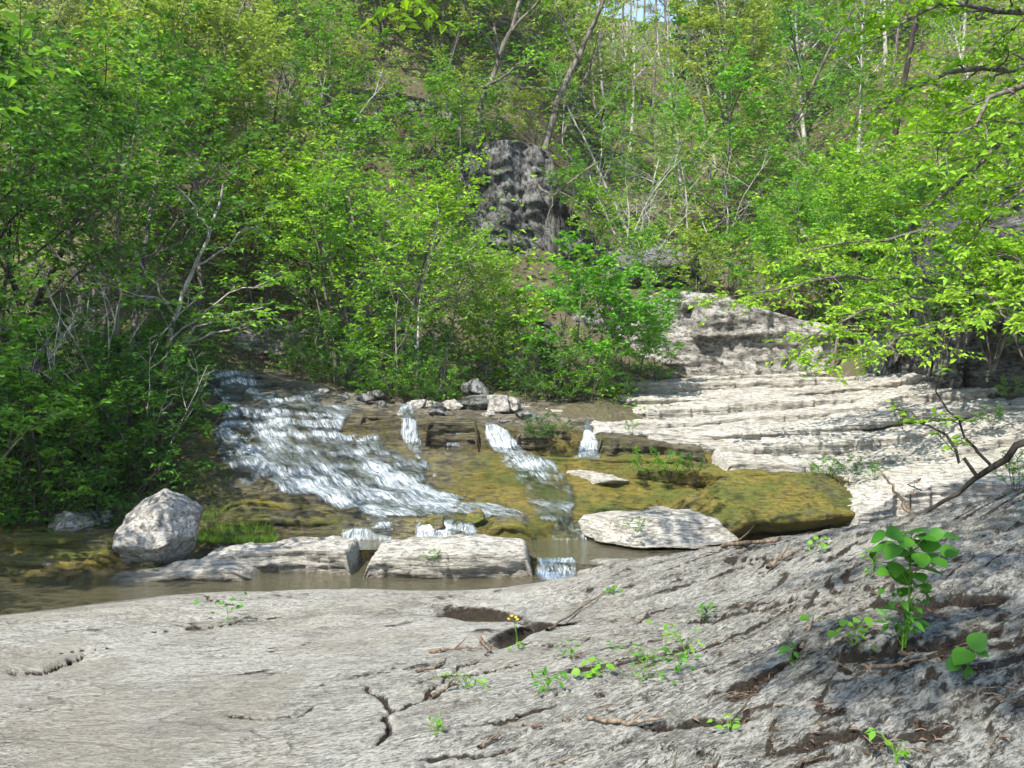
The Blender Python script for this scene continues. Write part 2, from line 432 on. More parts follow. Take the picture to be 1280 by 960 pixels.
def bark_material(name, a, b, sc=(14, 14, 3)):
    t = NT(name)
    oi = t.n("ShaderNodeObjectInfo")
    n = t.noise(t.coord(sc), 1.0, 5, 0.6, 0.4)
    c = t.mix(t.rng(n, 0.35, 0.62), a, b)
    return t.done(t.bsdf(c, 0.9, t.bump(n, 0.7, 0.02), 0.2))
M['bark'] = bark_material("grey_bark", (0.055, 0.047, 0.038), (0.17, 0.15, 0.125))
M['bark_pale'] = bark_material("pale_bark", (0.20, 0.185, 0.16), (0.42, 0.40, 0.36))
M['bark_dark'] = bark_material("dark_bark", (0.022, 0.018, 0.014), (0.07, 0.058, 0.045))
M['deadwood'] = bark_material("dead_wood", (0.08, 0.055, 0.035), (0.23, 0.17, 0.12), (30, 30, 8))

# ================================================================ the setting: ground, bedrock, stream bed, banks
g = 320.0
me = mesh_from("ground", np.array([[-g, -g, -1.2], [g, -g, -1.2], [g, g, -1.2], [-g, g, -1.2]]), np.array([[0, 1, 2, 3]]))
link("ground", me, M['hill'], kind="structure", label="brown forest ground under and around the gorge")

# ---- hillside: profiles (distance, height) along columns of the view
HCOL = np.array([-1600, -700, -300, 0, 200, 320, 480, 640, 750, 870, 1000, 1150, 1280, 1600, 2200, 3000], float)
HY = np.array([9.5, 11, 12, 13.5, 15, 16.5, 18, 19.5, 20.5, 22, 24, 26, 30, 36, 45, 60, 80, 110, 150], float)
HZ = {
 -1600: [1.5, 2.5, 3, 4, 5, 6, 7, 8, 9, 10, 11.5, 13, 16, 20, 26, 36, 46, 50, 40],
 -700: [0.4, 1.2, 1.6, 2.2, 3, 3.8, 4.6, 5.4, 6, 7.2, 8.8, 10.4, 14, 18, 25, 35, 45, 50, 40],
 -300: [-0.6, 0.3, 0.7, 1.4, 2.1, 2.8, 3.6, 4.6, 5.4, 6.6, 8.2, 10, 13.6, 18, 25, 35, 45, 50, 40],
 0:    [-0.8, -0.2, 0.4, 1.1, 1.8, 2.4, 3.2, 4.2, 5.0, 6.4, 8.2, 10, 13.8, 18.5, 26, 36, 46, 50, 40],
 200:  [-0.9, -0.5, 0.15, 0.9, 1.5, 2.0, 2.6, 4.0, 5.0, 6.4, 8.2, 10, 14, 19, 26, 36, 46, 50, 40],
 320:  [-0.9, -0.6, -0.3, 0.2, 0.8, 1.6, 2.1, 2.5, 4.6, 5.8, 7.6, 9.6, 14, 19, 26, 36, 46, 50, 40],
 480:  [-0.9, -0.6, -0.4, 0.0, 0.6, 1.5, 1.8, 2.1, 3.2, 4.4, 5.9, 8.6, 12.6, 17, 24, 34, 44, 48, 40],
 640:  [-0.9, -0.6, -0.4, 0.0, 0.6, 1.45, 1.7, 1.9, 3.0, 3.8, 4.8, 8.0, 11.2, 15, 21, 29, 38, 42, 36],
 750:  [-0.9, -0.6, -0.4, 0.0, 0.5, 1.4, 1.7, 1.9, 2.8, 3.7, 4.6, 5.6, 7.3, 9.8, 13.5, 20.5, 30, 28, 20],
 870:  [-0.9, -0.6, -0.4, 0.0, 0.4, 1.0, 1.3, 1.6, 2.0, 3.9, 4.3, 4.9, 6.0, 8.2, 12, 19, 29.5, 32, 26],
 1000: [-0.9, -0.6, -0.4, 0.0, 0.4, 1.0, 1.3, 1.6, 2.0, 3.3, 4.2, 5.0, 6.6, 9.2, 13.5, 22, 33, 38, 30],
 1150: [-0.9, -0.6, -0.4, 0.0, 0.4, 1.0, 1.6, 2.9, 3.7, 4.6, 5.8, 6.8, 9, 12.5, 18, 27, 38, 44, 36],
 1280: [-0.9, -0.6, -0.2, 0.3, 0.7, 2.2, 4.4, 5.4, 6.0, 6.8, 7.8, 8.8, 11, 14.5, 20, 29, 40, 46, 38],
 1600: [0.3, 0.8, 1.2, 1.9, 2.9, 4.8, 5.8, 6.8, 7.4, 8.4, 9.6, 10.8, 13.2, 17, 23, 32, 42, 48, 40],
 2200: [1.4, 2, 2.6, 3.4, 4.4, 5.6, 6.8, 7.8, 8.6, 9.6, 11, 12.4, 15, 19, 25, 34, 44, 50, 40],
 3000: [1.6, 2.5, 3.2, 4.2, 5.4, 6.6, 7.8, 9, 9.8, 11, 12.4, 14, 17, 21, 27, 36, 46, 52, 40]}
HT = np.array([HZ[int(c)] for c in HCOL])          # (col, dist)

def hill_z(x, y):
    x = np.asarray(x, float); y = np.asarray(y, float)
    px = 640 + x / np.maximum(y, 1.0) * F
    ci = np.clip(np.searchsorted(HCOL, px) - 1, 0, len(HCOL) - 2)
    cf = np.clip((px - HCOL[ci]) / (HCOL[ci + 1] - HCOL[ci]), 0, 1)
    yi = np.clip(np.searchsorted(HY, y) - 1, 0, len(HY) - 2)
    yf = np.clip((y - HY[yi]) / (HY[yi + 1] - HY[yi]), 0, 1)
    z = (HT[ci, yi] * (1 - cf) + HT[ci + 1, yi] * cf) * (1 - yf) + (HT[ci, yi + 1] * (1 - cf) + HT[ci + 1, yi + 1] * cf) * yf
    r = sstep(12, 26, y)
    return z + (0.10 + 0.5 * r) * fbm(P3(x * 0.35, y * 0.35), 4) + 0.06 * fbm(P3(x * 1.7, y * 1.7, 5), 3)

pxs = np.concatenate([np.arange(-1600, -100, 50), np.arange(-100, 1400, 9), np.arange(1400, 3001, 60)]).astype(float)
ys = np.concatenate([np.arange(9.5, 30, 0.22), np.geomspace(30, 150, 90)])
PX, YY = np.meshgrid(pxs, ys)
XX = (PX - 640) / F * YY
ZZ = hill_z(XX, YY)
HILL_MESH = mesh_from("hillside", np.stack([XX, YY, ZZ], -1), grid_faces(len(ys), len(pxs)))
link("hillside", HILL_MESH, M['hill'], kind="structure", label="steep wooded hillside of leaf litter behind the waterfall")

# ---- foreground bedrock
_cp = [W(*p) for p in [(-150, 775, 8.6), (0, 768, 8.65), (140, 752, 9.1), (270, 740, 9.5), (0, 960, 4.3), (-200, 960, 4.3), (0, 860, 5.85), (300, 850, 5.75),
      (300, 960, 4.25), (300, 780, 7.9), (150, 800, 7.3), (450, 736, 9.55), (640, 960, 4.0), (640, 850, 5.4), (640, 790, 7.0), (640, 758, 8.3), (600, 737, 9.4), (690, 728, 9.6),
      (1280, 960, 3.3), (1280, 850, 3.95), (1140, 795, 4.35), (1280, 700, 5.4), (1280, 612, 7.6), (1130, 645, 8.6), (1000, 668, 9.5), (880, 686, 10.1),
      (790, 700, 10.4), (730, 703, 10.3), (900, 800, 5.7), (900, 960, 3.65), (1000, 730, 7.0), (760, 760, 7.9), (1100, 700, 6.2), (1180, 760, 4.7), (800, 870, 4.6),
      (1420, 580, 7.8), (1420, 700, 5.4), (1420, 900, 3.5)]]
_cp += [np.array(p, float) for p in [(0, 0, 0.45), (-3, 0, 0.45), (3, 0.5, 0.8), (0, -4, 0.6), (-5, -4, 0.6), (5, -4, 1.2), (6, 2, 1.3), (8, 6, 1.5), (-6, 4, 0.35), (-8, 0, 0.5),
      # beyond the edges the rock dives below the water and behind the crest
      (-5.5, 9.6, -0.35), (-3.7, 10.2, -0.35), (-2, 10.4, -0.32), (-0.5, 10.3, -0.3), (0.45, 10.0, -0.2), (-8, 9.3, -0.3), (0.7, 11.4, -0.12), (1.4, 11.6, -0.05),
      (2.3, 11.3, 0.05), (3.3, 10.6, 0.25), (4.4, 10.2, 0.4), (5.2, 9.3, 0.6), (7.0, 9.5, 0.8), (9, 9, 1.2)]]
_cp = np.array(_cp)
def _tps(a, b):
    r2 = ((a[:, None, :] - b[None, :, :]) ** 2).sum(-1)
    return 0.5 * r2 * np.log(r2 + 1e-9)
_n = len(_cp)
_A = np.zeros((_n + 3, _n + 3)); _A[:_n, :_n] = _tps(_cp[:, :2], _cp[:, :2]) + np.eye(_n) * 0.02
_A[:_n, _n] = 1; _A[:_n, _n + 1:] = _cp[:, :2]; _A[_n, :_n] = 1; _A[_n + 1:, :_n] = _cp[:, :2].T
_sol = np.linalg.solve(_A, np.concatenate([_cp[:, 2], [0, 0, 0]]))
def front_base(x, y):
    q = np.stack([np.ravel(x), np.ravel(y)], -1).astype(float)
    out = np.empty(len(q))
    for i in range(0, len(q), 50000):
        s = q[i:i + 50000]
        out[i:i + 50000] = _tps(s, _cp[:, :2]) @ _sol[:_n] + _sol[_n] + s @ _sol[_n + 1:]
    return out.reshape(np.shape(x))

def hit_front(px, py):
    """where the sight line through a photo pixel meets the foreground rock"""
    Y = np.linspace(2.5, 11.5, 700)
    z = CAMZ - (py - HORIZON) / F * Y; x = (px - 640) / F * Y
    d = z - front_base(x, Y)
    k = np.argmax(d < 0) if (d < 0).any() else len(Y) - 1
    return np.array([x[k], Y[k], front_base(x[k:k + 1], Y[k:k + 1])[0]])

pxs = np.concatenate([np.arange(-1500, -80, 24), np.arange(-80, 1360, 2.3), np.arange(1360, 2900, 26)])
ys = np.concatenate([np.arange(-4.0, 2.6, 0.2), 1.0 / np.linspace(1 / 2.6, 1 / 8.0, 300), np.linspace(8.03, 11.8, 70)])
PX, YY = np.meshgrid(pxs, ys)
XX = (PX - 640) / F * np.maximum(YY, 2.4)
B0 = front_base(XX, YY)
right = sstep(-0.9, 1.3, XX + 0.22 * (6 - YY))                      # rugged bedded part, right of the view
gx = np.where(XX > -1.2, 0.36 * np.maximum(XX + 1.2, 0) ** 1.35, 0)  # beds strike up to the right
bb = YY - gx
warp = 0.6 * fbm(P3(XX * 0.5, bb * 0.6, 1.0), 3)
dY = np.gradient(YY, axis=0); dXr = np.gradient(XX, axis=0); dXc = np.gradient(XX, axis=1)
def beds(q, width):
    """snap a field to steps: returns the stepped field minus q, and distance (m) to the foot of the next riser"""
    fr = q - np.floor(q)
    qx = np.gradient(q, axis=1) / dXc; qy = (np.gradient(q, axis=0) - qx * dXr) / dY
    g_ = np.hypot(qx, qy) + 1e-6
    w = (1 - fr) / g_
    wid = np.maximum(width, 1.3 * np.abs(dY))
    rise = sstep(1.0, 0.0, w / wid)
    return np.floor(q) + rise + 0.30 * fr * (1 - rise) - q, w, wid, fr
und = fbm(P3(XX * 0.5 + warp, bb * 0.95, 2.0), 3)
s1_ = 0.062
T1, w1, wd1, f1 = beds((und * 0.26 + 0.26 * (B0 - 0.3) - 0.055 * bb + 0.012 * fbm(P3(XX * 2.2, bb * 4.4, 4.0), 4)) / s1_, 0.028)
s2_ = 0.026
T2, w2, wd2, f2 = beds((0.13 * fbm(P3(XX * 0.8 + warp, bb * 2.3, 7.0), 4) + 0.030 * bb + 0.10 * B0) / s2_, 0.016)
s3_ = 0.012
T3, w3, wd3, f3 = beds((0.05 * fbm(P3(XX * 1.8 + warp, bb * 5.5, 9.0), 4) + 0.014 * bb) / s3_, 0.010)
big = 0.05 * fbm(P3(XX * 0.8, bb * 1.3, 3), 3)
fineA = fbm(P3(XX * 4, bb * 9, 6), 4)
fineB = fbm(P3(XX * 16, bb * 30, 8), 3)
vis = sstep(-0.10, 0.22, fbm(P3(XX * 0.9, bb * 1.5, 61), 3))           # beds fade in and out along the strike
H = B0 + big * (0.4 + 0.35 * right) + s1_ * T1 * (0.10 + 0.42 * right) + s2_ * T2 * (0.65 * vis + 0.75 * right) + s3_ * T3 * (0.55 + 0.6 * right) + (0.003 + 0.004 * right) * fineA + (0.0012 + 0.0016 * right) * fineB
pk = fbm(P3(XX * 1.1, bb * 4.5, 21), 3)
H -= 0.010 * sstep(0.22, 0.5, pk)
brk = fbm(P3(XX * 1.2, bb * 2.2, 31), 4); brk2 = fbm(P3(XX * 2.3, bb * 3.1, 32), 4)
soil = 0.70 * right * sstep(1.3, 0.6, w1 / wd1) * sstep(-0.18, 0.15, brk)  # dark crust along riser feet, also standing in for undercut shade
soil += 0.60 * right * sstep(1.3, 0.6, w2 / wd2) * sstep(0.0, 0.3, brk2)
soil += 0.62 * (1 - right) * sstep(1.9, 1.0, w2 / wd2) * vis * sstep(-0.02, 0.3, brk2)
soil += 0.30 * right * sstep(1.8, 1.0, w3 / wd3) * sstep(-0.1, 0.3, -brk2)
rr = sstep(0.5, 1.7, XX) * sstep(6.2, 4.0, YY)                      # lower right corner: black crust and litter
soil += 0.42 * rr * sstep(0.0, 0.30, fbm(P3(XX * 4.2, bb * 7.5, 35), 5))
soil += 0.30 * right * sstep(0.18, 0.42, fbm(P3(XX * 1.6, bb * 3.6, 36), 5))
moss = 0.42 * right * sstep(0.10, 0.4, fbm(P3(XX * 1.5, bb * 2.4, 41), 4)) * sstep(0.15, 0.5, soil + 0.2)
wet = np.zeros_like(H)

def poly_dist(pts, jam=1.0):
    """distance to a polyline on the ground, signed side (+ = beyond it), over the grid"""
    D = np.full(XX.shape, 9.0); SD = np.zeros(XX.shape); T = np.zeros(XX.shape)
    pts = np.array(pts)[:, :2]
    sel = (XX > pts[:, 0].min() - 0.7) & (XX < pts[:, 0].max() + 0.7) & (YY > pts[:, 1].min() - 0.9) & (YY < pts[:, 1].max() + 0.9)
    x = XX[sel]; y = YY[sel]
    jx = 0.10 * fbm(P3(x * 3, y * 3, 50), 4); jy = 0.10 * fbm(P3(x * 3, y * 3, 60), 4)
    x = x + jx * jam; y = y + jy * jam
    d = np.full(x.shape, 9.0); sd = np.zeros(x.shape); tt = np.zeros(x.shape); n = len(pts) - 1
    for i in range(n):
        a, b = pts[i], pts[i + 1]; ab = b - a; L2 = (ab ** 2).sum() + 1e-9
        t = np.clip(((x - a[0]) * ab[0] + (y - a[1]) * ab[1]) / L2, 0, 1)
        dx = x - a[0] - t * ab[0]; dy = y - a[1] - t * ab[1]
        dd = np.hypot(dx, dy); m = dd < d
        d[m] = dd[m]; sd[m] = np.sign(ab[0] * dy - ab[1] * dx)[m]; tt[m] = ((i + t) / n)[m]
    D[sel] = d; SD[sel] = sd; T[sel] = tt
    return D, SD, T

CRACKS = [  # photo pixels along each crack, half width, depth, step of the near side
    ([(0, 840), (45, 836), (85, 826), (108, 814)], 0.022, 0.05, 0.045),
    ([(60, 818), (100, 812), (150, 808)], 0.012, 0.02, 0.012),
    ([(270, 886), (290, 894), (330, 898), (372, 892), (398, 880)], 0.016, 0.035, 0.012),
    ([(240, 742), (270, 748), (300, 758)], 0.02, 0.03, 0.02),
    ([(165, 790), (230, 786), (300, 775), (360, 772)], 0.014, 0.022, 0.01),
    ([(440, 855), (475, 872), (492, 890), (480, 915), (465, 935)], 0.022, 0.045, 0.0),
    ([(490, 890), (530, 868), (560, 840), (600, 822)], 0.016, 0.03, 0.01),
    ([(500, 858), (545, 842), (610, 838), (660, 826)], 0.014, 0.03, 0.012),
    ([(700, 838), (760, 826), (830, 812), (870, 800)], 0.03, 0.05, 0.03),
    ([(900, 862), (950, 842), (985, 815), (1010, 792)], 0.022, 0.06, 0.03),
    ([(1040, 812), (1090, 806), (1140, 795), (1210, 782), (1280, 775)], 0.040, 0.10, 0.05),
    ([(840, 775), (900, 768), (960, 752), (1020, 745)], 0.02, 0.045, 0.03),
    ([(900, 700), (980, 690), (1060, 672)], 0.016, 0.04, 0.03),
    ([(1090, 745), (1150, 752), (1280, 738)], 0.03, 0.05, 0.04),
    ([(640, 800), (700, 806), (745, 790)], 0.014, 0.03, 0.015),
    ([(560, 905), (640, 898), (700, 880)], 0.012, 0.025, 0.01),
    ([(520, 945), (580, 938), (650, 930)], 0.014, 0.03, 0.015),
    ([(800, 905), (880, 890), (960, 885)], 0.02, 0.05, 0.02),
    ([(980, 930), (1060, 910), (1130, 915), (1200, 895)], 0.03, 0.05, 0.02),
]
for pix, w, dep, step in CRACKS:
    w *= 0.6; dep *= 0.8; step *= 0.8
    D, SD, T = poly_dist([hit_front(*p) for p in pix])
    tap = sstep(0, 0.15, T) * sstep(1, 0.85, T)
    gr = sstep(1.6, 0.3, D / w) * tap
    H -= dep * gr
    H -= step * tap * sstep(0.34, 0.0, D * (SD < 0)) * sstep(1.0, -1.0, D * SD / np.maximum(0.02, 1.5 * np.abs(dY)))
    soil += 1.5 * gr + 0.35 * tap * sstep(3.5, 1.0, D / w) * (0.3 + 0.7 * right)
# hollow with a puddle, overhung on its far side
YD = np.zeros_like(H)
for pix, dep, wd in [([(505, 751), (550, 756), (600, 760), (640, 767), (668, 773)], 0.15, 0.55), ([(596, 816), (620, 796), (650, 781), (690, 776)], 0.13, 0.30), ([(640, 769), (690, 778), (740, 774)], 0.09, 0.22)]:
    D, SD, T = poly_dist([hit_front(*p) for p in pix], 0.6)
    tap = sstep(-0.02, 0.45, T) * sstep(1.02, 0.60, T)
    sg = D * SD
    wall = sstep(0.05, -0.07, sg)
    hole = wall * sstep(wd, 0.0, np.maximum(-sg, 0)) ** 1.2 * tap * (D < wd * 1.2)
    H -= dep * hole
    YD += 0.09 * tap * wall * sstep(0.16, 0.02, -sg) * (D < 0.3)
    YD -= 0.06 * sstep(0.0, 0.05, sg) * sstep(0.2, 0.05, D) * tap
    soil += 0.9 * tap * sstep(0.12, 0.03, np.abs(sg + 0.03)) * (D < 0.4)  # dark colour deepens the shade under the hollow's far overhang
    moss += 0.45 * wall * tap * sstep(0.30, 0.05, D)
wet += sstep(0.07, 0.0, H) * sstep(8.0, 9.0, YY)
moss += 0.5 * sstep(0.02, -0.05, H) * sstep(8.0, 9.0, YY)
FRONT = (pxs, ys, H)
_lit = np.argwhere((soil > 0.42) & (right > 0.45) & (YY > 2.8) & (YY < 9.5) & (PX > -60) & (PX < 1340))
_lit = _lit[np.random.default_rng(8).choice(len(_lit), 900, replace=False)]
LITTER = np.stack([XX[_lit[:, 0], _lit[:, 1]], YY[_lit[:, 0], _lit[:, 1]], H[_lit[:, 0], _lit[:, 1]] + 0.006], -1)
me = mesh_from("bedrock", np.stack([XX, YY + YD, H], -1), grid_faces(len(ys), len(pxs)), np.stack([soil, moss, wet], -1), uv=np.stack([XX, bb, H], -1), dark=right * (0.75 + 0.35 * und) + 0.75 * rr)
link("foreground_bedrock", me, M['front'], kind="structure", label="pale grey cracked limestone bedrock sloping up to the right in front")

def front_z(x, y):
    """height of the finished foreground rock (nearest grid point)"""
    px = 640 + x / max(y, 2.4) * F
    c = int(np.clip(np.searchsorted(pxs_f, px), 0, len(pxs_f) - 1)); r = int(np.clip(np.searchsorted(ys_f, y), 0, len(ys_f) - 1))
    return float(H_f[r, c])
pxs_f, ys_f, H_f = FRONT

# ---- stream bed with the steps of the falls: rows of (distance, height by column)
BC = np.array([-250, -100, 60, 180, 230, 270, 350, 430, 500, 560, 610, 660, 720, 800, 900, 1000, 1100, 1250], float)
BROWS = [  # distance, heights
 (10.9, [-.5] * 18),
 (11.3, [-.3, -.3, -.25, -.2, -.2, -.2, -.2, -.25, -.25, -.25, -.25, -.25, -.25, -.25, -.2, -.2, -.2, 0]),
 (11.55, [.1, .1, .1, .1, .1, .1, .06, .06, .06, .06, .06, .02, .02, .02, .05, .1, .1, .2]),
 (11.75, [.3, .28, .28, .28, .28, .28, .30, .30, .30, .29, .28, .26, .18, .15, .2, .2, .2, .3]),
 (12.5, [.6, .55, .5, .52, .55, .52, .48, .36, .34, .34, .34, .34, .30, .3, .32, .3, .32, .5]),
 (12.75, [.8, .75, .7, .7, .74, .72, .62, .46, .40, .38, .37, .36, .36, .36, .38, .38, .38, .6]),
 (13.3, [1, 1, 1, 1.0, 1.0, .93, .82, .64, .55, .50, .48, .50, .52, .52, .52, .55, .6, .7]),
 (13.9, [1.3, 1.3, 1.3, 1.25, 1.22, 1.12, 1.02, .86, .78, .72, .70, .70, .70, .68, .64, .66, .75, .85]),
 (14.45, [1.5, 1.5, 1.5, 1.5, 1.42, 1.32, 1.25, 1.10, .98, .94, .92, .92, .90, .86, .80, .82, .9, 1.0]),
 (14.62, [1.6, 1.6, 1.6, 1.6, 1.46, 1.38, 1.33, 1.22, 1.02, .98, .96, .96, .94, .90, .86, .88, .95, 1.05]),
 (14.74, [1.7, 1.7, 1.7, 1.7, 1.60, 1.54, 1.50, 1.42, 1.40, 1.35, 1.33, 1.32, 1.22, 1.10, 1.02, .98, 1.05, 1.2]),
 (15.4, [1.9, 1.9, 1.9, 1.8, 1.70, 1.64, 1.60, 1.53, 1.47, 1.41, 1.40, 1.36, 1.25, 1.05, .95, .95, 1.0, 1.1]),
 (15.65, [2, 2, 2, 1.9, 1.80, 1.80, 1.78, 1.62, 1.52, 1.46, 1.44, 1.40, 1.3, 1.1, 1.0, 1.0, 1.0, 1.1]),
 (16.3, [2.1, 2.1, 2.1, 2.0, 1.88, 1.84, 1.82, 1.70, 1.58, 1.5, 1.5, 1.47, 1.4, 1.2, 1.1, 1.1, 1.1, 1.3]),
 (16.5, [2.2, 2.2, 2.2, 2.1, 2.12, 2.08, 2.00, 1.76, 1.64, 1.58, 1.56, 1.53, 1.45, 1.3, 1.2, 1.2, 1.2, 1.4]),
 (19.4, [3, 3, 3, 2.9, 2.3, 2.22, 2.15, 2.0, 1.9, 1.9, 1.9, 1.85, 1.8, 1.6, 1.55, 1.55, 1.6, 1.7]),
 (20.6, [3.4, 3.4, 3.4, 3.3, 2.6, 2.5, 2.4, 2.2, 2.0, 2.0, 2.0, 2.0, 2.0, 2.0, 2.0, 2.0, 2.2, 2.4])]
bpx = np.arange(-250, 1251, 2.6)
rowY = np.array([r[0] for r in BROWS]); rowZ = np.array([r[1] for r in BROWS])
sub = []
for i in range(len(BROWS) - 1):
    L = abs(rowY[i + 1] - rowY[i]) + 2.0 * abs(np.mean(rowZ[i + 1] - rowZ[i]))
    n = int(np.clip(L / 0.035, 5, 26))
    sub += [i + k / n for k in range(n)]
sub = np.array(sub + [len(BROWS) - 1.0])
ri = np.minimum(sub.astype(int), len(BROWS) - 2); rf = sub - ri
zcol = np.array([np.interp(bpx, BC, z) for z in rowZ])           # rows x columns
bY = rowY[ri] * (1 - rf) + rowY[ri + 1] * rf
BY = np.repeat(bY[:, None], len(bpx), 1)
BZ = zcol[ri] * (1 - rf[:, None]) + zcol[ri + 1] * rf[:, None]
BX = (bpx[None, :] - 640) / F * BY
# ledge lines wander back and forth
BY2 = BY + 0.22 * fbm(P3(BX * 0.55, BY * 0.12, 3), 4) * sstep(11.2, 12, BY) + 0.05 * fbm(P3(BX * 4, BY * 0.5, 9), 3)
BSTEP = 0.17
qz = (BZ + 0.16 * fbm(P3(BX * 0.7, BY * 0.7, 13), 4) + 0.10 * fbm(P3(BX * 2.6, BY * 0.8, 14), 3)) / BSTEP
fz = qz - np.floor(qz)
BZ2 = BZ + 0.62 * BSTEP * ((np.floor(qz) + sstep(0.55, 1.0, fz)) - qz) + 0.035 * fbm(P3(BX * 2.2, BY * 2.2, 15), 5) + 0.012 * fbm(P3(BX * 12, BY * 12, BZ * 12), 3)
BY2 = BY2 + 0.05 * fbm(P3(BX * 1.5, BZ * 22, 19), 3)
BPY = HORIZON + (CAMZ - BZ) / BY * F
BPX = np.repeat(bpx[None, :], len(sub), 0)
mossb = 0.80 + 0.5 * fbm(P3(BX * 0.7, BY * 0.9, 23), 4)
mossb *= sstep(15.6, 14.4, BY) * (0.55 + 0.45 * sstep(560, 700, BPX + 0.3 * (BPY - 560)))
mossb += 0.25 * sstep(660, 1000, BPX) * sstep(14.9, 14.2, BY)
slope = np.gradient(BZ2, axis=0) / (np.abs(np.gradient(BY, axis=0)) + 1e-4)
soilb = 0.75 * sstep(0.9, 2.2, slope) * (0.4 + 0.6 * fbm(P3(BX * 2.0, BZ * 6, 29), 3)) + 0.25 * sstep(15.5, 16.4, BY)
wetb = 0.75 * sstep(15.9, 14.6, BY) * (0.6 + 0.5 * fbm(P3(BX * 0.8, BY * 0.8, 27), 3)) * sstep(1150, 760, BPX) + 0.35 * sstep(470, 380, BPX)
me = mesh_from("stream_bed", np.stack([BX, BY2, BZ2], -1), grid_faces(len(sub), len(bpx)), np.stack([soilb, mossb, wetb], -1))
link("stream_bed", me, M['bed'], kind="structure", label="stepped bed of wet algae stained rock that the falls run over")

# ---- water: lower channel, upper pool, puddle in the hollow
def sheet(name, pts, z, mat, label, cat=None, kind="structure"):
    pts = np.array(pts, float)
    c = pts.mean(0)
    V = [(c[0], c[1], z)] + [(p[0], p[1], z) for p in pts]
    n = len(pts)
    fc = np.array([[0, 1 + i, 1 + (i + 1) % n] for i in range(n)])
    me = mesh_from(name, np.array(V), fc, smooth=False)
    return link(name, me, mat, label=label, kind=kind)
sheet("stream_water", [(-12, 8.2), (-4, 8.2), (-2.5, 9.0), (0.9, 9.2), (0.75, 10.15), (0.2, 10.9), (-1.0, 11.25), (-3.2, 11.8), (-12, 11.9)], 0.0, M['pool'], "shallow brown channel of water along the pale bedrock")
sheet("pool_water", [(0.30, 10.28), (0.62, 10.16), (0.9, 10.1), (2.3, 10.1), (2.4, 11.2), (2.2, 11.9), (-2.4, 11.9), (-2.2, 11.0), (-0.5, 10.95), (0.1, 10.9)], 0.135, M['pool'], "olive pool of still water at the foot of the falls")
p0 = hit_front(588, 776)
sheet("puddle_water", [(p0[0] + 0.55 * math.cos(a), p0[1] + 0.02 + 0.36 * math.sin(a)) for a in np.linspace(0, 6.28, 24, endpoint=False)], float(p0[2]) - 0.095, M['pool'], "small brown puddle in the hollow of the bedrock")

# ---- falling water laid over the stream bed
def in_poly(px, py, poly):
    poly = np.array(poly, float); n = len(poly)
    inside = np.zeros(px.shape, bool)
    dist = np.full(px.shape, 1e9)
    for i in range(n):
        x1, y1 = poly[i]; x2, y2 = poly[(i + 1) % n]
        cond = ((y1 > py) != (y2 > py)) & (px < (x2 - x1) * (py - y1) / (y2 - y1 + 1e-9) + x1)
        inside ^= cond
        ex, ey = x2 - x1, y2 - y1
        t = np.clip(((px - x1) * ex + (py - y1) * ey) / (ex * ex + ey * ey + 1e-9), 0, 1)
        dist = np.minimum(dist, np.hypot(px - x1 - t * ex, py - y1 - t * ey))
    return np.where(inside, dist, -dist)

def blur(A, kr, kc):
    for ax, k in ((0, kr), (1, kc)):
        A = np.apply_along_axis(lambda v: np.convolve(np.pad(v, k, mode='edge'), np.ones(2 * k + 1) / (2 * k + 1), 'valid'), ax, A)
    return A
WZ = np.maximum(BZ2, blur(BZ2, 4, 2)) * 0.7 + 0.3 * blur(BZ2, 4, 3) ; WY = np.minimum(BY2, blur(BY2, 4, 2))
arc = np.concatenate([[0], np.cumsum(np.hypot(np.diff(bY), np.diff(BZ2.mean(1))))])
ARC = np.repeat(arc[:, None], len(bpx), 1)
def waterfall(poly, label, thick=0.045, soft=14.0, foam=0.5, shear=0.0, jit=7.0, foam_fn=None):
    d = in_poly(BPX, BPY, poly) + jit * fbm(P3(BX * 2.2, BY * 2.2, BZ * 2.2 + len(label)), 5)
    keepv = d > 0
    kf = keepv[:-1, :-1] | keepv[1:, :-1] | keepv[:-1, 1:] | keepv[1:, 1:]
    rows = np.where(kf.any(1))[0]; cols = np.where(kf.any(0))[0]
    r0, r1, c0, c1 = rows[0], rows[-1] + 2, cols[0], cols[-1] + 2
    sl = (slice(r0, r1), slice(c0, c1))
    U = BX[sl] + shear * ARC[sl]
    V = ARC[sl]
    lump = 0.5 + 0.5 * fbm(P3(U * 7, V * 2.0, 71), 3)
    edge = np.clip(d[sl] / soft, -1, 1)
    th = thick * (0.35 + 1.1 * lump) * sstep(-0.2, 1, edge) - 0.03 * (edge < -0.1)
    X = BX[sl]; Y = WY[sl] - th * 0.7; Z = np.maximum(WZ[sl], BZ2[sl]) + th
    fm = np.full(X.shape, foam)
    if foam_fn is not None: fm = foam_fn(BPX[sl], BPY[sl], fm)
    sp = slope[sl]
    fm = fm + 0.22 * (sstep(0.4, 1.4, sp) - 0.5) + 0.25 * fbm(P3(U * 1.4, V * 1.6, 77), 3)
    masks = np.stack([sstep(-0.15, 1.0, edge), fm, np.zeros_like(fm)], -1)
    me = mesh_from("waterfall", np.stack([X, Y, Z], -1), grid_faces(r1 - r0, c1 - c0, kf[r0:r1 - 1, c0:c1 - 1]), masks, np.stack([U, V, np.zeros_like(U)], -1))
    return link("waterfall", me, M['fall'], label=label, cat="waterfall", group="white water of the falls")

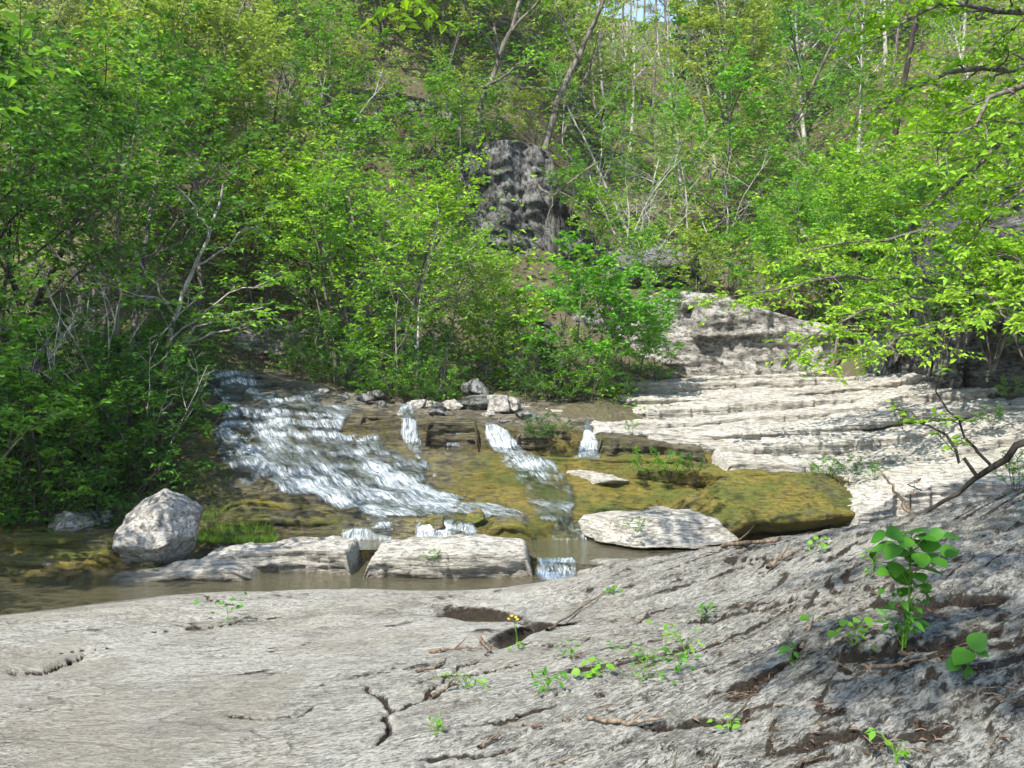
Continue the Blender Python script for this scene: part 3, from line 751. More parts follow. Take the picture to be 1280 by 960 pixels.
waterfall([(205, 438), (262, 446), (275, 460), (330, 455), (338, 478), (372, 484), (440, 498), (452, 512), (430, 540), (470, 545), (520, 572), (556, 604), (605, 622), (675, 646), (610, 656), (545, 650), (505, 656), (470, 658),
           (430, 640), (380, 628), (330, 612), (285, 602), (262, 575), (258, 540), (272, 505), (255, 480), (232, 470)],
          "broad white cascade tumbling down many rock steps beside the leafy bank", thick=0.05, foam=0.54, shear=0.8, jit=24, soft=18, foam_fn=lambda x, y, f: f + 0.14 * sstep(560, 610, y + 0.1 * (x - 400)))
waterfall([(498, 500), (510, 500), (522, 516), (528, 545), (534, 572), (562, 602), (540, 602), (512, 570), (498, 545), (496, 516)], "narrow white trickle joining the broad cascade from the ledge above", thick=0.05, foam=0.60, soft=11, jit=11)
waterfall([(600, 520), (622, 524), (642, 545), (660, 562), (692, 574), (716, 600), (724, 630), (712, 655), (676, 655), (654, 625), (642, 592), (616, 566), (606, 548)], "thin white waterfall spilling diagonally over the middle of the mossy ledge", thick=0.04, foam=0.60, soft=9, jit=7, shear=0.5,
          foam_fn=lambda x, y, f: f - 0.10 * sstep(575, 610, y))
waterfall([(730, 522), (738, 522), (745, 540), (756, 576), (714, 576), (724, 540)], "short thin fall dropping over a dark mossy ledge edge", thick=0.03, foam=0.58, soft=11, jit=10)
waterfall([(652, 508), (672, 510), (684, 526), (660, 526)], "small white spill at the left end of the pale ledge", thick=0.03, foam=0.62, soft=8, jit=6)
waterfall([(556, 526), (574, 527), (576, 566), (554, 566)], "faint seep of water left of the thin white waterfall", thick=0.02, foam=0.40, soft=8, jit=6)
waterfall([(875, 555), (900, 556), (902, 566), (880, 568)], "faint white trickle on the algae ledge above the golden slab", thick=0.02, foam=0.55, soft=8, jit=5)
waterfall([(960, 582), (1000, 584), (1004, 600), (962, 600)], "tiny white trickle just above the golden slab", thick=0.02, foam=0.50, soft=8, jit=5)
waterfall([(420, 650), (492, 648), (498, 688), (415, 690)], "small white fall at the cascade foot behind the pale shelf rock", thick=0.025, foam=0.60, soft=16, jit=8)
waterfall([(515, 642), (600, 645), (606, 682), (512, 682)], "little white fall below the broad cascade beside an olive rock", thick=0.025, foam=0.60, soft=16, jit=8)
waterfall([(690, 645), (748, 645), (746, 682), (680, 682)], "small foaming chute entering the olive pool by the white slab", thick=0.025, foam=0.60, soft=16, jit=8)

# chute from the upper pool past the end of the shelf rock into the channel
prof = np.array([(10.42, 0.142), (10.34, 0.150), (10.27, 0.135), (10.22, 0.09), (10.18, 0.04), (10.10, 0.014), (9.98, 0.008), (9.86, 0.004)])
tt = np.linspace(0, 7, 40); pY = np.interp(tt, range(8), prof[:, 0]); pZ = np.interp(tt, range(8), prof[:, 1])
uu = np.linspace(0.22, 0.66, 44)
CX = uu[None, :] + 0.10 * (10.4 - pY)[:, None] * np.linspace(-1, 1.4, 44)[None, :]
CY = np.repeat(pY[:, None], 44, 1) + 0.03 * fbm(P3(CX * 6, 0 * CX, 3), 3); CZ = np.repeat(pZ[:, None], 44, 1) + 0.012 * (0.5 + fbm(P3(CX * 14, CY * 8, 5), 3)) + 0.004
ed = np.minimum(np.arange(44), 43 - np.arange(44))[None, :] / 8.0 * np.minimum(1, np.minimum(np.arange(40), (39 - np.arange(40)) / 3.0)[:, None] / 5.0)
ed = ed + 0.5 * fbm(P3(CX * 9, CY * 9, 4), 3) - 0.1
me = mesh_from("waterfall", np.stack([CX, CY, CZ], -1), grid_faces(40, 44), np.stack([np.clip(ed, 0, 1), np.full(CX.shape, 0.58), 0 * CX], -1), np.stack([CX, CY * 0.8 + CZ, 0 * CX], -1))
link("waterfall", me, M['fall'], label="low foaming chute past the right end of the long pale shelf", cat="waterfall", group="white water of the falls")

# ================================================================ ledges of the banks, slabs, boulders, cliffs
def curve_pts(pts, step):
    P = np.array([W(*p) for p in pts])
    seg = np.hypot(np.diff(P[:, 0]), np.diff(P[:, 1])); s = np.concatenate([[0], np.cumsum(seg)])
    n = max(int(s[-1] / step), 8)
    t = np.linspace(0, s[-1], n)
    # smooth interpolation (cosine-free cubic through np.interp smoothing)
    Q = np.stack([np.interp(t, s, P[:, k]) for k in range(3)], -1)
    k = max(3, n // (3 * len(pts))) | 1
    ker = np.hanning(k + 2)[1:-1]; ker /= ker.sum()
    pad = k // 2
    Qp = np.concatenate([2 * Q[:1] - Q[1:pad + 1][::-1], Q, 2 * Q[-1:] - Q[-pad - 1:-1][::-1]])
    return np.stack([np.convolve(Qp[:, j], ker, 'valid') for j in range(3)], -1), t

def ledge(name, pts, T, D, mat, label, rise=0.05, under=0.10, jag=0.10, tread_rough=0.03, face_rough=0.04, step=0.03, seed=0, beds=0.09, ends=0.35,
          moss=0.0, wet=0.0, soil=0.25, back=False, kind="structure", cat=None, group=None, parent=None, lip=0.03, riser_rows=None, block=0.0, endz=True, zwave=0.05, foot=1.0, bf=(1.35, 1.9)):
    """a bed of rock: tread running back D from its front lip, riser of height T below it with an undercut"""
    C, s = curve_pts(pts, step)
    n = len(C); sd = seed * 13.7
    Yj = jag * fbm(P3(s * 0.9, sd, 0.5), 5) + 0.35 * jag * np.round(2.2 * noise3(P3(s * 1.6, sd + 4, 0.2))) * 0.5
    zj = zwave * fbm(P3(s * 0.30, sd + 9, 0.1), 5)
    dvar = 1 + 0.4 * fbm(P3(s * 0.8, sd + 21, 0.3), 3)
    nT = int(np.clip(D / 0.05, 10, 46)); nR = riser_rows or int(np.clip(T / 0.022, 9, 60))
    td = D * np.linspace(1, 0, nT + 1)[:-1] ** 1.35
    rows = [(d + lip, 0.0, 0) for d in td] + [(lip * 0.35, -lip * 0.12, 1), (0.0, -lip * 0.6, 1)]
    for k in range(1, nR + 1):
        v = k / nR
        rows.append((under * v ** 1.2, -lip - (T - lip) * v, 2))
    if back:
        rows = [(D + lip + under * (1 - v) * 0.6, -T * v, 3) for v in (1.0, 0.8, 0.55, 0.3, 0.12)] + rows
    R = np.array([(a, b) for a, b, c in rows]); kind_r = np.array([c for a, b, c in rows])
    a = R[:, 0][:, None]; b = R[:, 1][:, None]
    X = np.repeat(C[None, :, 0], len(R), 0)
    Y = C[None, :, 1] + np.where(a > lip, lip + (a - lip) * dvar[None, :], a) + Yj[None, :] * np.exp(-np.maximum(a - lip, 0) / max(0.5 * D, 0.2))
    Z = C[None, :, 2] + zj[None, :] + b + rise * np.maximum(a - lip, 0) * (b > -lip * 0.5)
    tr = (kind_r < 2)[:, None]
    up = np.minimum(1, 0.35 + np.maximum(a, 0) / 0.3)
    q = (0.55 * fbm(P3(X * 0.8 + sd, Y * 2.2, 3), 5) + 0.12 * Y) / 0.16
    f = q - np.floor(q)
    terr = 0.5 * tread_rough * (np.floor(q) + sstep(0.6, 1, f) - q) * 2
    dz = terr + tread_rough * fbm(P3(X * 1.6 + sd, Y * 3, 5), 5) + 0.25 * tread_rough * fbm(P3(X * 9 + sd, Y * 14, 8), 3)
    Z = Z + np.where(tr, dz * up, dz[np.argmin(np.abs(R[:, 0])), :][None, :] * 0.35 * np.exp(b / max(T, .05)))
    bed = fbm(P3(X * 0.5 + sd, Z / beds, 2.0), 3)
    fr_ = face_rough * (bed * 1.0 + 0.9 * fbm(P3(X * 2.3 + sd, Z * 5, 6), 4) + 0.3 * fbm(P3(X * 11, Z * 16 + sd, 3), 3))
    if block:
        # joint-bounded blocks
        jx = X + 0.12 * noise3(P3(X * 2, Z * 2, sd))
        cell = np.floor(jx * bf[0] + 0.37 * np.floor(Z * bf[1] + sd)) * 7.13 + np.floor(Z * bf[1] + sd + 0.25 * noise3(P3(X, Z, sd))) * 3.71
        rnd = np.sin(cell * 12.9898 + sd) * 43758.5453
        rnd = rnd - np.floor(rnd)
        fr_ = fr_ + block * (rnd - 0.5)
    Y = Y + np.where(kind_r[:, None] >= 2, fr_, fr_ * 0.5 * np.exp(-np.maximum(a, 0) / 0.15))
    if ends:
        e = np.minimum(s, s[-1] - s)[None, :] + 0.08 * noise3(P3(s * 3, 1, sd))[None, :]
        k = sstep(0, ends, e)
        if endz: Z = Z - (1 - k) * (T + 0.02) * (b > -T * 0.98)
        Y = Y + (1 - k) ** 2 * min(ends, 0.5) * 0.8
    isR = (kind_r >= 2)[:, None] & np.ones((1, n), bool)
    so = soil * (0.3 + 0.9 * fbm(P3(X * 1.8 + sd, Z * 7, Y), 3)) * np.where(isR, 1.0, 0.45)
    so += np.where(isR, foot * 0.9 * sstep(0.72, 1.0, -b / T) * min(1, soil * 2.5), 0)  # riser foot darkened in colour to strengthen the undercut's shadow line
    mo = moss * (0.95 + 0.75 * fbm(P3(X * 1.2 + sd, Y * 1.4, Z * 2), 4)) if np.isscalar(moss) else moss(X, Y, Z)
    we = wet * (0.8 + 0.6 * fbm(P3(X * 0.9 + sd, Z * 2, Y), 3))
    we = we + 0.85 * sstep(0.10, 0.02, Z + 0.03 * noise3(P3(X * 5, Y * 5, 1)))
    m = np.stack([so + 0 * X, mo + 0 * X, we + 0 * X], -1)
    fc = [grid_faces(len(R), n)]
    me = mesh_from(name, np.stack([X, Y, Z], -1), fc, m)
    return link(name, me, mat, parent=parent, label=label, cat=cat, group=group, kind=kind)

# right bank: pale beds stepping up and back; children of one piece of terrain
bank = empty("limestone_bank", (0, 0, 0))
tag(bank, "stepped pale limestone bank right of the mossy falls", None, None, "structure")
BED = dict(mat=M['ledge'], label=None, parent=bank, kind=None)
LB = [
 dict(pts=[(1060, 650, 11.2), (1130, 622, 11.6), (1200, 610, 11.7), (1300, 600, 11.6), (1500, 590, 11.4)], T=0.55, D=1.9, rise=0.05),
 dict(pts=[(965, 606, 12.6), (1060, 604, 12.7), (1140, 592, 12.8), (1220, 582, 12.6), (1320, 572, 12.4), (1560, 560, 12.2)], T=0.26, D=1.9, rise=0.05, moss=0.18),
 dict(pts=[(895, 566, 13.7), (960, 573, 13.5), (1000, 579, 13.4), (1060, 577, 13.5), (1140, 568, 13.6), (1220, 552, 13.5), (1320, 535, 13.3), (1560, 520, 13.0)], T=0.24, D=1.9, rise=0.06),
 dict(pts=[(800, 548, 14.7), (880, 556, 14.6), (960, 560, 14.4), (1030, 553, 14.5), (1100, 548, 14.6), (1180, 538, 14.5), (1290, 522, 14.3), (1560, 500, 14.0)], T=0.20, D=2.6, rise=0.10),
 dict(pts=[(735, 536, 15.2), (800, 542, 15.1), (860, 545, 15.1), (950, 541, 15.1), (1040, 536, 15.1), (1140, 520, 15.1), (1290, 506, 14.9), (1560, 486, 14.4)], T=0.13, D=1.9, rise=0.08),
 dict(pts=[(645, 522, 15.8), (720, 527, 15.8), (800, 526, 15.9), (900, 523, 16.1), (1000, 515, 16.2), (1090, 509, 16.3), (1130, 496, 16.3), (1290, 478, 15.9), (1500, 462, 15.3)], T=0.2, D=1.9, rise=0.05, moss=0.1),
 dict(pts=[(630, 505, 16.6), (700, 509, 16.6), (780, 511, 16.7), (850, 509, 16.9), (960, 503, 17.1), (1060, 496, 17.2), (1150, 484, 17.0), (1290, 463, 16.4), (1500, 450, 15.8)], T=0.24, D=2.8, rise=0.09),
 dict(pts=[(760, 499, 17.5), (860, 496, 17.8), (960, 491, 17.9), (1060, 484, 17.9), (1150, 471, 17.4), (1290, 453, 16.7), (1450, 441, 15.9)], T=0.13, D=2.2, rise=0.07),
 dict(pts=[(780, 484, 18.6), (880, 480, 19.0), (960, 476, 19.1), (1060, 470, 18.9), (1160, 457, 18.2), (1290, 444, 17.3), (1450, 430, 16.4)], T=0.2, D=2.6, rise=0.03),
 dict(pts=[(790, 473, 19.6), (880, 470, 20.0), (960, 468, 20.0), (1060, 462, 19.7), (1160, 447, 19.0), (1290, 432, 18.0), (1450, 420, 17.0)], T=0.2, D=2.6, rise=0.03),
]
for i, k in enumerate(LB):
    kk = dict(BED); kk.update(k)
    ledge("rock_ledge", seed=i + 1, jag=0.42, tread_rough=0.045, face_rough=0.05, beds=0.04, under=0.07, soil=0.24, ends=0.2, lip=0.018, zwave=[0.14, 0.16, 0.20, 0.14, 0.16, 0.18, 0.15, 0.14, 0.18, 0.13][i], **kk)

# broken middle ledge that the thin falls drop over
for i, (pts, lab) in enumerate([
    ([(528, 524, 14.62), (560, 526, 14.58), (604, 530, 14.6)], "brown layered ledge between the narrow trickle and the thin fall"),
    ([(640, 530, 14.62), (680, 533, 14.55), (724, 539, 14.6)], "dark layered ledge right of the thin fall"),
    ([(744, 542, 14.6), (790, 548, 14.5), (850, 554, 14.45), (890, 560, 14.4)], "mossy layered ledge right of the short thin fall"),
    ([(446, 515, 14.75), (470, 518, 14.7), (498, 521, 14.72)], "brown layered ledge between the cascade and the narrow trickle")]):
    ledge("mossy_ledge", pts, 0.36, 1.0, M['bed'], lab, moss=0.35, wet=0.5, seed=81 + i, jag=0.22, soil=0.55, tread_rough=0.05, face_rough=0.10, beds=0.06, block=0.10, ends=0.12)

# middle ledge blocks over the falls
ledge("mossy_ledge", [(650, 568, 14.45), (700, 572, 14.4), (760, 575, 14.3), (830, 576, 14.2), (880, 572, 14.15)], 0.14, 1.0, M['bed'], "low olive moss covered rock ledge under the thin falls", moss=0.75, wet=0.4, seed=31, jag=0.2, kind="structure", soil=0.5)
ledge("mossy_ledge", [(770, 590, 13.6), (830, 588, 13.5), (900, 592, 13.4), (985, 590, 13.2)], 0.2, 1.0, M['bed'], "olive mossy ledge fringed with hanging green plants", moss=0.8, wet=0.35, seed=32, jag=0.2, kind="structure", soil=0.5)
ledge("mossy_slab", [(846, 656, 11.35), (880, 655, 11.2), (940, 650, 11.1), (1000, 645, 11.1), (1060, 640, 11.2), (1135, 630, 11.4)], 0.20, 1.35, M['bed'], "broad tilted slab coated in golden olive algae above the pool", rise=0.24, moss=0.72, wet=0.3, seed=33, zwave=0.10, block=0.12, jag=0.40, under=0.28,
      kind="structure", soil=0.35, tread_rough=0.09, ends=0.9)
ledge("mossy_ledge", [(880, 612, 12.75), (930, 604, 12.9), (985, 596, 13.0), (1040, 600, 12.9), (1100, 606, 12.7)], 0.16, 0.9, M['bed'], "yellow green algae ledge above the golden tilted slab", moss=0.9, wet=0.4, seed=34, jag=0.2, soil=0.35)
# left foot of the falls: moss on low broken beds
for i, (pts, T, lab) in enumerate([
    ([(240, 640, 11.9), (300, 646, 11.85), (360, 648, 11.8), (420, 652, 11.8), (450, 656, 11.8)], 0.28, "brown mossy rock ledge left of the lowest white falls"),
    ([(255, 622, 12.4), (320, 626, 12.35), (390, 634, 12.3), (440, 642, 12.2)], 0.2, "golden algae covered ledge under the broad cascade"),
    ([(-120, 668, 11.3), (0, 672, 11.1), (60, 674, 11.0), (120, 676, 11.0), (170, 676, 11.1)], 0.32, "dark mossy streamside ledge behind the big boulder"),
    ([(-120, 700, 10.7), (0, 702, 10.5), (60, 704, 10.4), (110, 706, 10.4), (150, 704, 10.5)], 0.24, "low wet brown ledge at the left water edge"),
    ([(-140, 722, 10.1), (-40, 726, 9.9), (30, 726, 9.85), (80, 722, 9.95), (125, 718, 10.15)], 0.16, "low golden brown ledge at the far left water line"),
    ([(585, 658, 11.75), (640, 656, 11.7), (690, 660, 11.7)], 0.2, "small olive rock step between the lowest white falls")]):
    ledge("mossy_ledge", pts, T, 0.8, M['bed'], lab, moss=0.62, wet=0.35, seed=41 + i, jag=0.18, soil=0.5, tread_rough=0.05, face_rough=0.08)

# pale shelf rock in the channel
SH = dict(mat=M['shelf'], under=0.12, jag=0.16, tread_rough=0.045, face_rough=0.07, beds=0.035, lip=0.02, back=True, soil=0.10, kind=None, step=0.02)
ledge("shelf_rock", [(240, 699, 10.45), (300, 691, 10.4), (350, 688, 10.35), (400, 686, 10.3), (443, 688, 10.3)], 0.34, 0.75, label="pale flat limestone shelf between boulder and dark notch", cat="rock", seed=51, ends=0.10, rise=0.02, **SH)
ledge("shelf_rock", [(436, 712, 10.15), (470, 698, 10.1), (530, 691, 10.05), (590, 690, 10.05), (640, 692, 10.1), (674, 697, 10.2)], 0.34, 0.85, label="long pale limestone shelf with layered front beside the dark notch", cat="rock", seed=52, ends=0.20, rise=0.055, **SH)
ledge("shelf_rock", [(62, 730, 10.1), (140, 726, 10.0), (220, 718, 9.95), (280, 711, 9.95), (345, 710, 10.0)], 0.22, 0.6, label="low tapering limestone tongue reaching into the channel under the boulder", cat="rock", seed=53, ends=0.5, rise=0.04, **SH)

# boulders: a sphere of directions cut by planes
def boulder(name, center, size, planes, mat, label, seed=0, rough=0.02, nsub=5, moss=0.0, wet=0.0, soil=0.1, cat="boulder", group=None, sharp=50.0, kind=None, beds=0.0):
    import bmesh
    bm = bmesh.new(); bmesh.ops.create_icosphere(bm, subdivisions=nsub, radius=1.0)
    V = np.array([v.co[:] for v in bm.verts]); Fc = np.array([[v.index for v in f.verts] for f in bm.faces]); bm.free()
    r_ = np.random.default_rng(seed)
    if planes is None:
        nr = r_.normal(size=(12, 3)); nr /= np.linalg.norm(nr, axis=1)[:, None]
        planes = [(*nr[i], r_.uniform(0.62, 1.0)) for i in range(12)]
    acc = np.zeros(len(V))
    dirs = V + 0.10 * np.stack([noise3(V * 1.7 + seed + k * 9) for k in range(3)], -1)
    for px_, py_, pz_, d in planes:
        nn = np.array([px_, py_, pz_], float); nn /= np.linalg.norm(nn)
        acc += np.exp(sharp * (np.maximum(dirs @ nn, 0.0) / d - 1.0))
    r = 1.0 / (1.0 + np.log(acc + 1e-9) / sharp)
    r = np.clip(r, 0.4, 1.6)
    sz = np.array(size, float)
    Pn = V * r[:, None] * sz
    dn = rough * (fbm(Pn / sz.mean() * 2.2 + seed, 5) + 0.5 * fbm(Pn / sz.mean() * 7 + seed, 4, ridged=True))
    if beds: dn += rough * 1.2 * fbm(P3(Pn[:, 0] * 0.6, Pn[:, 1] * 0.6, Pn[:, 2] / beds), 3)
    Pn = Pn + V * dn[:, None]
    so = soil * (0.4 + fbm(Pn / sz.mean() * 1.5 + seed, 4)) + 0.0
    mo = moss * (0.6 + fbm(Pn / sz.mean() * 1.2 + seed + 3, 4)) * 1.2
    we = wet * sstep(0.0, -0.8, V[:, 2]) + 0.85 * sstep(0.12, 0.02, Pn[:, 2] + center[2] + 0.03 * noise3(Pn * 6))
    mo = mo + 0.5 * sstep(0.10, 0.0, Pn[:, 2] + center[2])
    me = mesh_from(name, Pn, Fc, np.stack([so, mo, we], -1))
    o = link(name, me, mat, label=label, cat=cat, group=group, kind=kind)
    o.location = center
    return o

boulder("boulder", W(197, 668, 10.7), (0.385, 0.40, 0.40),
        [(-.50, -.30, .80, .74), (.0, -1, .28, .72), (.85, -.40, .35, .84), (1, .1, -.1, 1.0), (-.10, -.62, -.78, .66), (.60, -.40, -.72, .66), (-1, -.1, .0, .96), (.45, -.15, .88, .90),
         (0, 1, .2, .9), (-.6, .6, -.3, .95), (.5, .7, -.4, .95), (0, 0, -1, .95)],
        M['boulder'], "big pale angular boulder standing at the left water edge", seed=4, rough=0.03, nsub=6, sharp=70)
boulder("boulder", W(195, 716, 10.75), (0.22, 0.3, 0.10), None, M['bed'], "low brown stone wedged under the big pale boulder", seed=12, rough=0.03, moss=0.4, wet=0.4)
boulder("boulder", W(92, 656, 11.8), (0.30, 0.25, 0.14), None, M['boulder'], "grey flat boulder among leaves behind the big pale boulder", seed=15, rough=0.03, moss=0.2)
boulder("boulder", W(128, 656, 12.1), (0.2, 0.2, 0.13), None, M['boulder'], "small grey stone right behind the flat grey boulder", seed=16, rough=0.03)
boulder("boulder", W(592, 487, 16.4), (0.19, 0.2, 0.165), None, M['cliff'], "upright grey rock leaning on top of the stone heap", seed=22, rough=0.03)
boulder("boulder", W(590, 503, 16.2), (0.24, 0.22, 0.12), None, M['dark_cliff'], "dark grey block under the leaning grey rock", seed=23, rough=0.03)
boulder("boulder", W(622, 504, 16.1), (0.19, 0.2, 0.15), [(0, -1, 0.1, .8), (-1, 0, 0, .85), (1, 0, .1, .85), (0, 0, 1, .8), (0, 1, 0, .9), (0, 0, -1, .9), (.6, -.5, .6, .95)], M['boulder'], "square grey block beside the dark grey block", seed=24, rough=0.025, moss=0.2)
boulder("boulder", W(643, 505, 16.2), (0.13, 0.16, 0.13), None, M['boulder'], "small round stone right of the square block", seed=25, rough=0.025)
boulder("boulder", W(566, 508, 16.1), (0.15, 0.15, 0.09), None, M['boulder'], "small low stone left of the dark grey block", seed=26, rough=0.025)
boulder("boulder", W(440, 476, 17.0), (0.2, 0.2, 0.17), None, M['cliff'], "dark stone half hidden in shrubs at the cascade top", seed=27, rough=0.03)
boulder("shelf_rock", W(825, 655, 11.5), (0.62, 0.48, 0.19), [(0, -1, .35, .85), (-.9, -.4, .2, .9), (.5, -.8, .3, .97), (.15, -.1, 1, .62), (-.3, 0, 1, .66), (.9, .2, .3, .95), (0, 1, .1, .9), (0, 0, -1, .9)], M['shelf'],
        "white flat rock slab at the pool edge against the golden slab", seed=28, rough=0.03, nsub=6, soil=0.25, cat="rock", beds=0.05)
boulder("shelf_rock", np.array([1.1, 13.9, float(BZ2[np.searchsorted(bY, 13.9), int((741 + 250) / 2.6)]) - 0.035]), (0.34, 0.36, 0.09), None, M['shelf'], "small white flat rock below the short thin fall", seed=29, rough=0.03, cat="rock")
boulder("boulder", W(545, 657, 11.9), (0.16, 0.2, 0.12), None, M['bed'], "olive stone splitting the lowest white falls", seed=30, rough=0.03, moss=0.8, wet=0.5)
boulder("boulder", W(593, 650, 11.95), (0.13, 0.2, 0.10), None, M['bed'], "round olive stone just right of the lowest falls", seed=35, rough=0.03, moss=0.8, wet=0.5)
boulder("boulder", W(315, 690, 10.95), (0.05, 0.05, 0.045), None, M['shelf'], "tiny white stone on the grass behind the shelf rock", seed=36, rough=0.01, nsub=4)

# cliffs
CL = dict(foot=0.25, zwave=0.2, kind=None, cat="cliff", back=False, step=0.05, ends=0.6)
ledge("cliff", [(735, 385, 21.2), (790, 378, 20.8), (850, 366, 20.5), (905, 366, 20.4), (945, 384, 20.3), (1000, 402, 20.3), (1060, 412, 20.1), (1130, 425, 19.6)], 2.3, 1.8, M['pale_cliff'], "low pale blocky cliff above the stepped limestone bank", seed=61, jag=0.3, under=-0.15, face_rough=0.14, block=0.34, beds=0.35, moss=0.12, soil=0.35, **CL)
ledge("cliff", [(680, 398, 21.4), (730, 390, 21.3), (790, 376, 21.2)], 2.2, 1.5, M['cliff'], "shaded grey rock wall behind the bright green bush", seed=62, jag=0.35, under=-0.1, face_rough=0.18, block=0.4, beds=0.4, moss=0.2, soil=0.4, **CL)
ledge("cliff", [(545, 398, 20.6), (600, 400, 20.5), (660, 396, 20.4), (720, 400, 20.6)], 1.6, 1.6, M['cliff'], "grey rock wall behind the heap of stones", seed=63, jag=0.4, under=-0.15, face_rough=0.2, block=0.45, beds=0.4, moss=0.25, soil=0.4, **CL)
ledge("cliff", [(405, 398, 20.3), (450, 400, 20.2), (500, 395, 20.1), (550, 400, 20.2)], 1.4, 1.6, M['pale_cliff'], "pale rock wall glimpsed through the small trees above the cascade", seed=64, jag=0.35, under=-0.1, face_rough=0.16, block=0.4, beds=0.4, soil=0.25, **CL)
ledge("cliff", [(262, 424, 19.2), (300, 414, 19.0), (350, 408, 19.1), (400, 412, 19.3), (425, 420, 19.4)], 0.75, 1.4, M['pale_cliff'], "pale rounded rock shelf right above the top of the cascade", seed=65, jag=0.3, under=0.1, face_rough=0.14, block=0.25, beds=0.3, soil=0.15, **CL)
ledge("cliff", [(560, 215, 25.0), (582, 182, 24.6), (615, 174, 24.3), (655, 172, 24.2), (688, 188, 24.2), (702, 255, 24.0), (735, 285, 23.8), (756, 315, 23.6), (800, 335, 23.4)], 3.3, 2.2, M['stained_cliff'], "tall dark stained cliff face stepping down to the right above the small trees",
      seed=66, jag=0.5, under=-0.25, face_rough=0.24, block=0.42, beds=1.2, moss=0.12, soil=0.3, bf=(1.7, 1.0), **dict(CL, ends=0.2, zwave=0.35))
boulder("cliff", W(800, 335, 23.5), (0.9, 0.9, 0.5), None, M['cliff'], "grey rubble outcrop between dark buttress and pale cliff", seed=68, rough=0.10, nsub=5, cat="cliff", soil=0.6, moss=0.25, beds=0.2)
ledge("cliff", [(430, 112, 26.6), (490, 108, 26.2), (540, 118, 26.0), (595, 140, 25.9)], 2.0, 1.5, M['cliff'], "high grey bluff among trees left of the tall cliff block", seed=69, jag=0.5, under=0.25, face_rough=0.3, block=0.55, beds=0.6, moss=0.25, soil=0.5, **CL)
ledge("cliff", [(250, 20, 30.2), (310, 8, 29.6), (380, 4, 29.4), (430, 22, 29.6)], 2.6, 1.5, M['cliff'], "dark bluff at the top of the left hillside", seed=70, jag=0.5, under=0.2, face_rough=0.3, block=0.6, beds=0.6, moss=0.2, soil=0.5, **CL)
ledge("cliff", [(105, 22, 27.2), (150, 20, 27.0), (185, 32, 27.2)], 1.3, 1.2, M['pale_cliff'], "pale outcrop high among leaves on the upper left slope", seed=71, jag=0.4, under=0.1, face_rough=0.25, block=0.4, beds=0.5, soil=0.3, **CL)
ledge("cliff", [(225, 260, 22.2), (260, 254, 22.0), (300, 262, 22.0)], 0.9, 1.0, M['cliff'], "small blue grey outcrop showing through leaves on the left slope", seed=72, jag=0.3, under=0.1, face_rough=0.2, block=0.3, beds=0.4, soil=0.3, **CL)
ledge("cliff", [(380, 145, 25.4), (420, 140, 25.2), (450, 150, 25.2)], 1.0, 1.0, M['cliff'], "small grey outcrop left of the high bluff", seed=73, jag=0.4, under=0.1, face_rough=0.25, block=0.4, beds=0.4, soil=0.4, **CL)
ledge("cliff", [(1150, 330, 17.6), (1200, 262, 16.4), (1260, 228, 15.6), (1330, 205, 15.0), (1480, 190, 14.4)], 3.9, 2.0, M['dark_cliff'], "dark overhung cliff at the right behind leafy branches", seed=74, jag=0.4, under=0.35, face_rough=0.28, block=0.5, beds=0.5, moss=0.2, soil=0.5, **CL)
ledge("cliff", [(1080, 425, 18.6), (1150, 410, 18.0), (1220, 398, 17.2), (1300, 390, 16.6)], 1.5, 1.4, M['cliff'], "low shaded rock band under the right cliff", seed=75, jag=0.3, under=0.15, face_rough=0.18, block=0.35, beds=0.3, soil=0.35, **CL)

# loose stones on the plateau above the falls and along the beds
_rs = np.random.default_rng(900)
def bed_at(px, Y):
    c = int(np.clip((px + 250) / 2.6, 0, len(bpx) - 1)); r = int(np.clip(np.searchsorted(bY, Y), 0, len(bY) - 1)); return float(BZ2[r, c])
for i, (px, Y, s_) in enumerate([(405, 16.4, .10), (455, 16.0, .12), (478, 15.6, .08), (520, 15.9, .13), (548, 15.6, .10), (575, 15.4, .07), (612, 15.7, .09), (655, 15.5, .11), (430, 15.9, .07), (500, 15.3, .06), (680, 15.4, .08), (630, 15.2, .07), (540, 16.3, .12), (470, 16.5, .13)]):
    boulder("stone", np.array([(px - 640) / F * Y, Y, bed_at(px, Y) + s_ * 0.2]), (s_ * 1.2, s_, s_ * 0.65), None, M['cliff'] if i % 3 else M['boulder'], f"loose stone, {['first', 'second', 'third', 'fourth', 'fifth', 'sixth', 'seventh', 'eighth', 'ninth', 'tenth', 'eleventh', 'twelfth', 'thirteenth', 'fourteenth'][[0, 2, 4, 6, 8, 9, 10, 12, 1, 5, 13, 11, 7, 3][i]]} from left on the rock above the falls",
            seed=910 + i, rough=0.012, nsub=4, cat="stone", group="loose stones above the falls", moss=0.2)

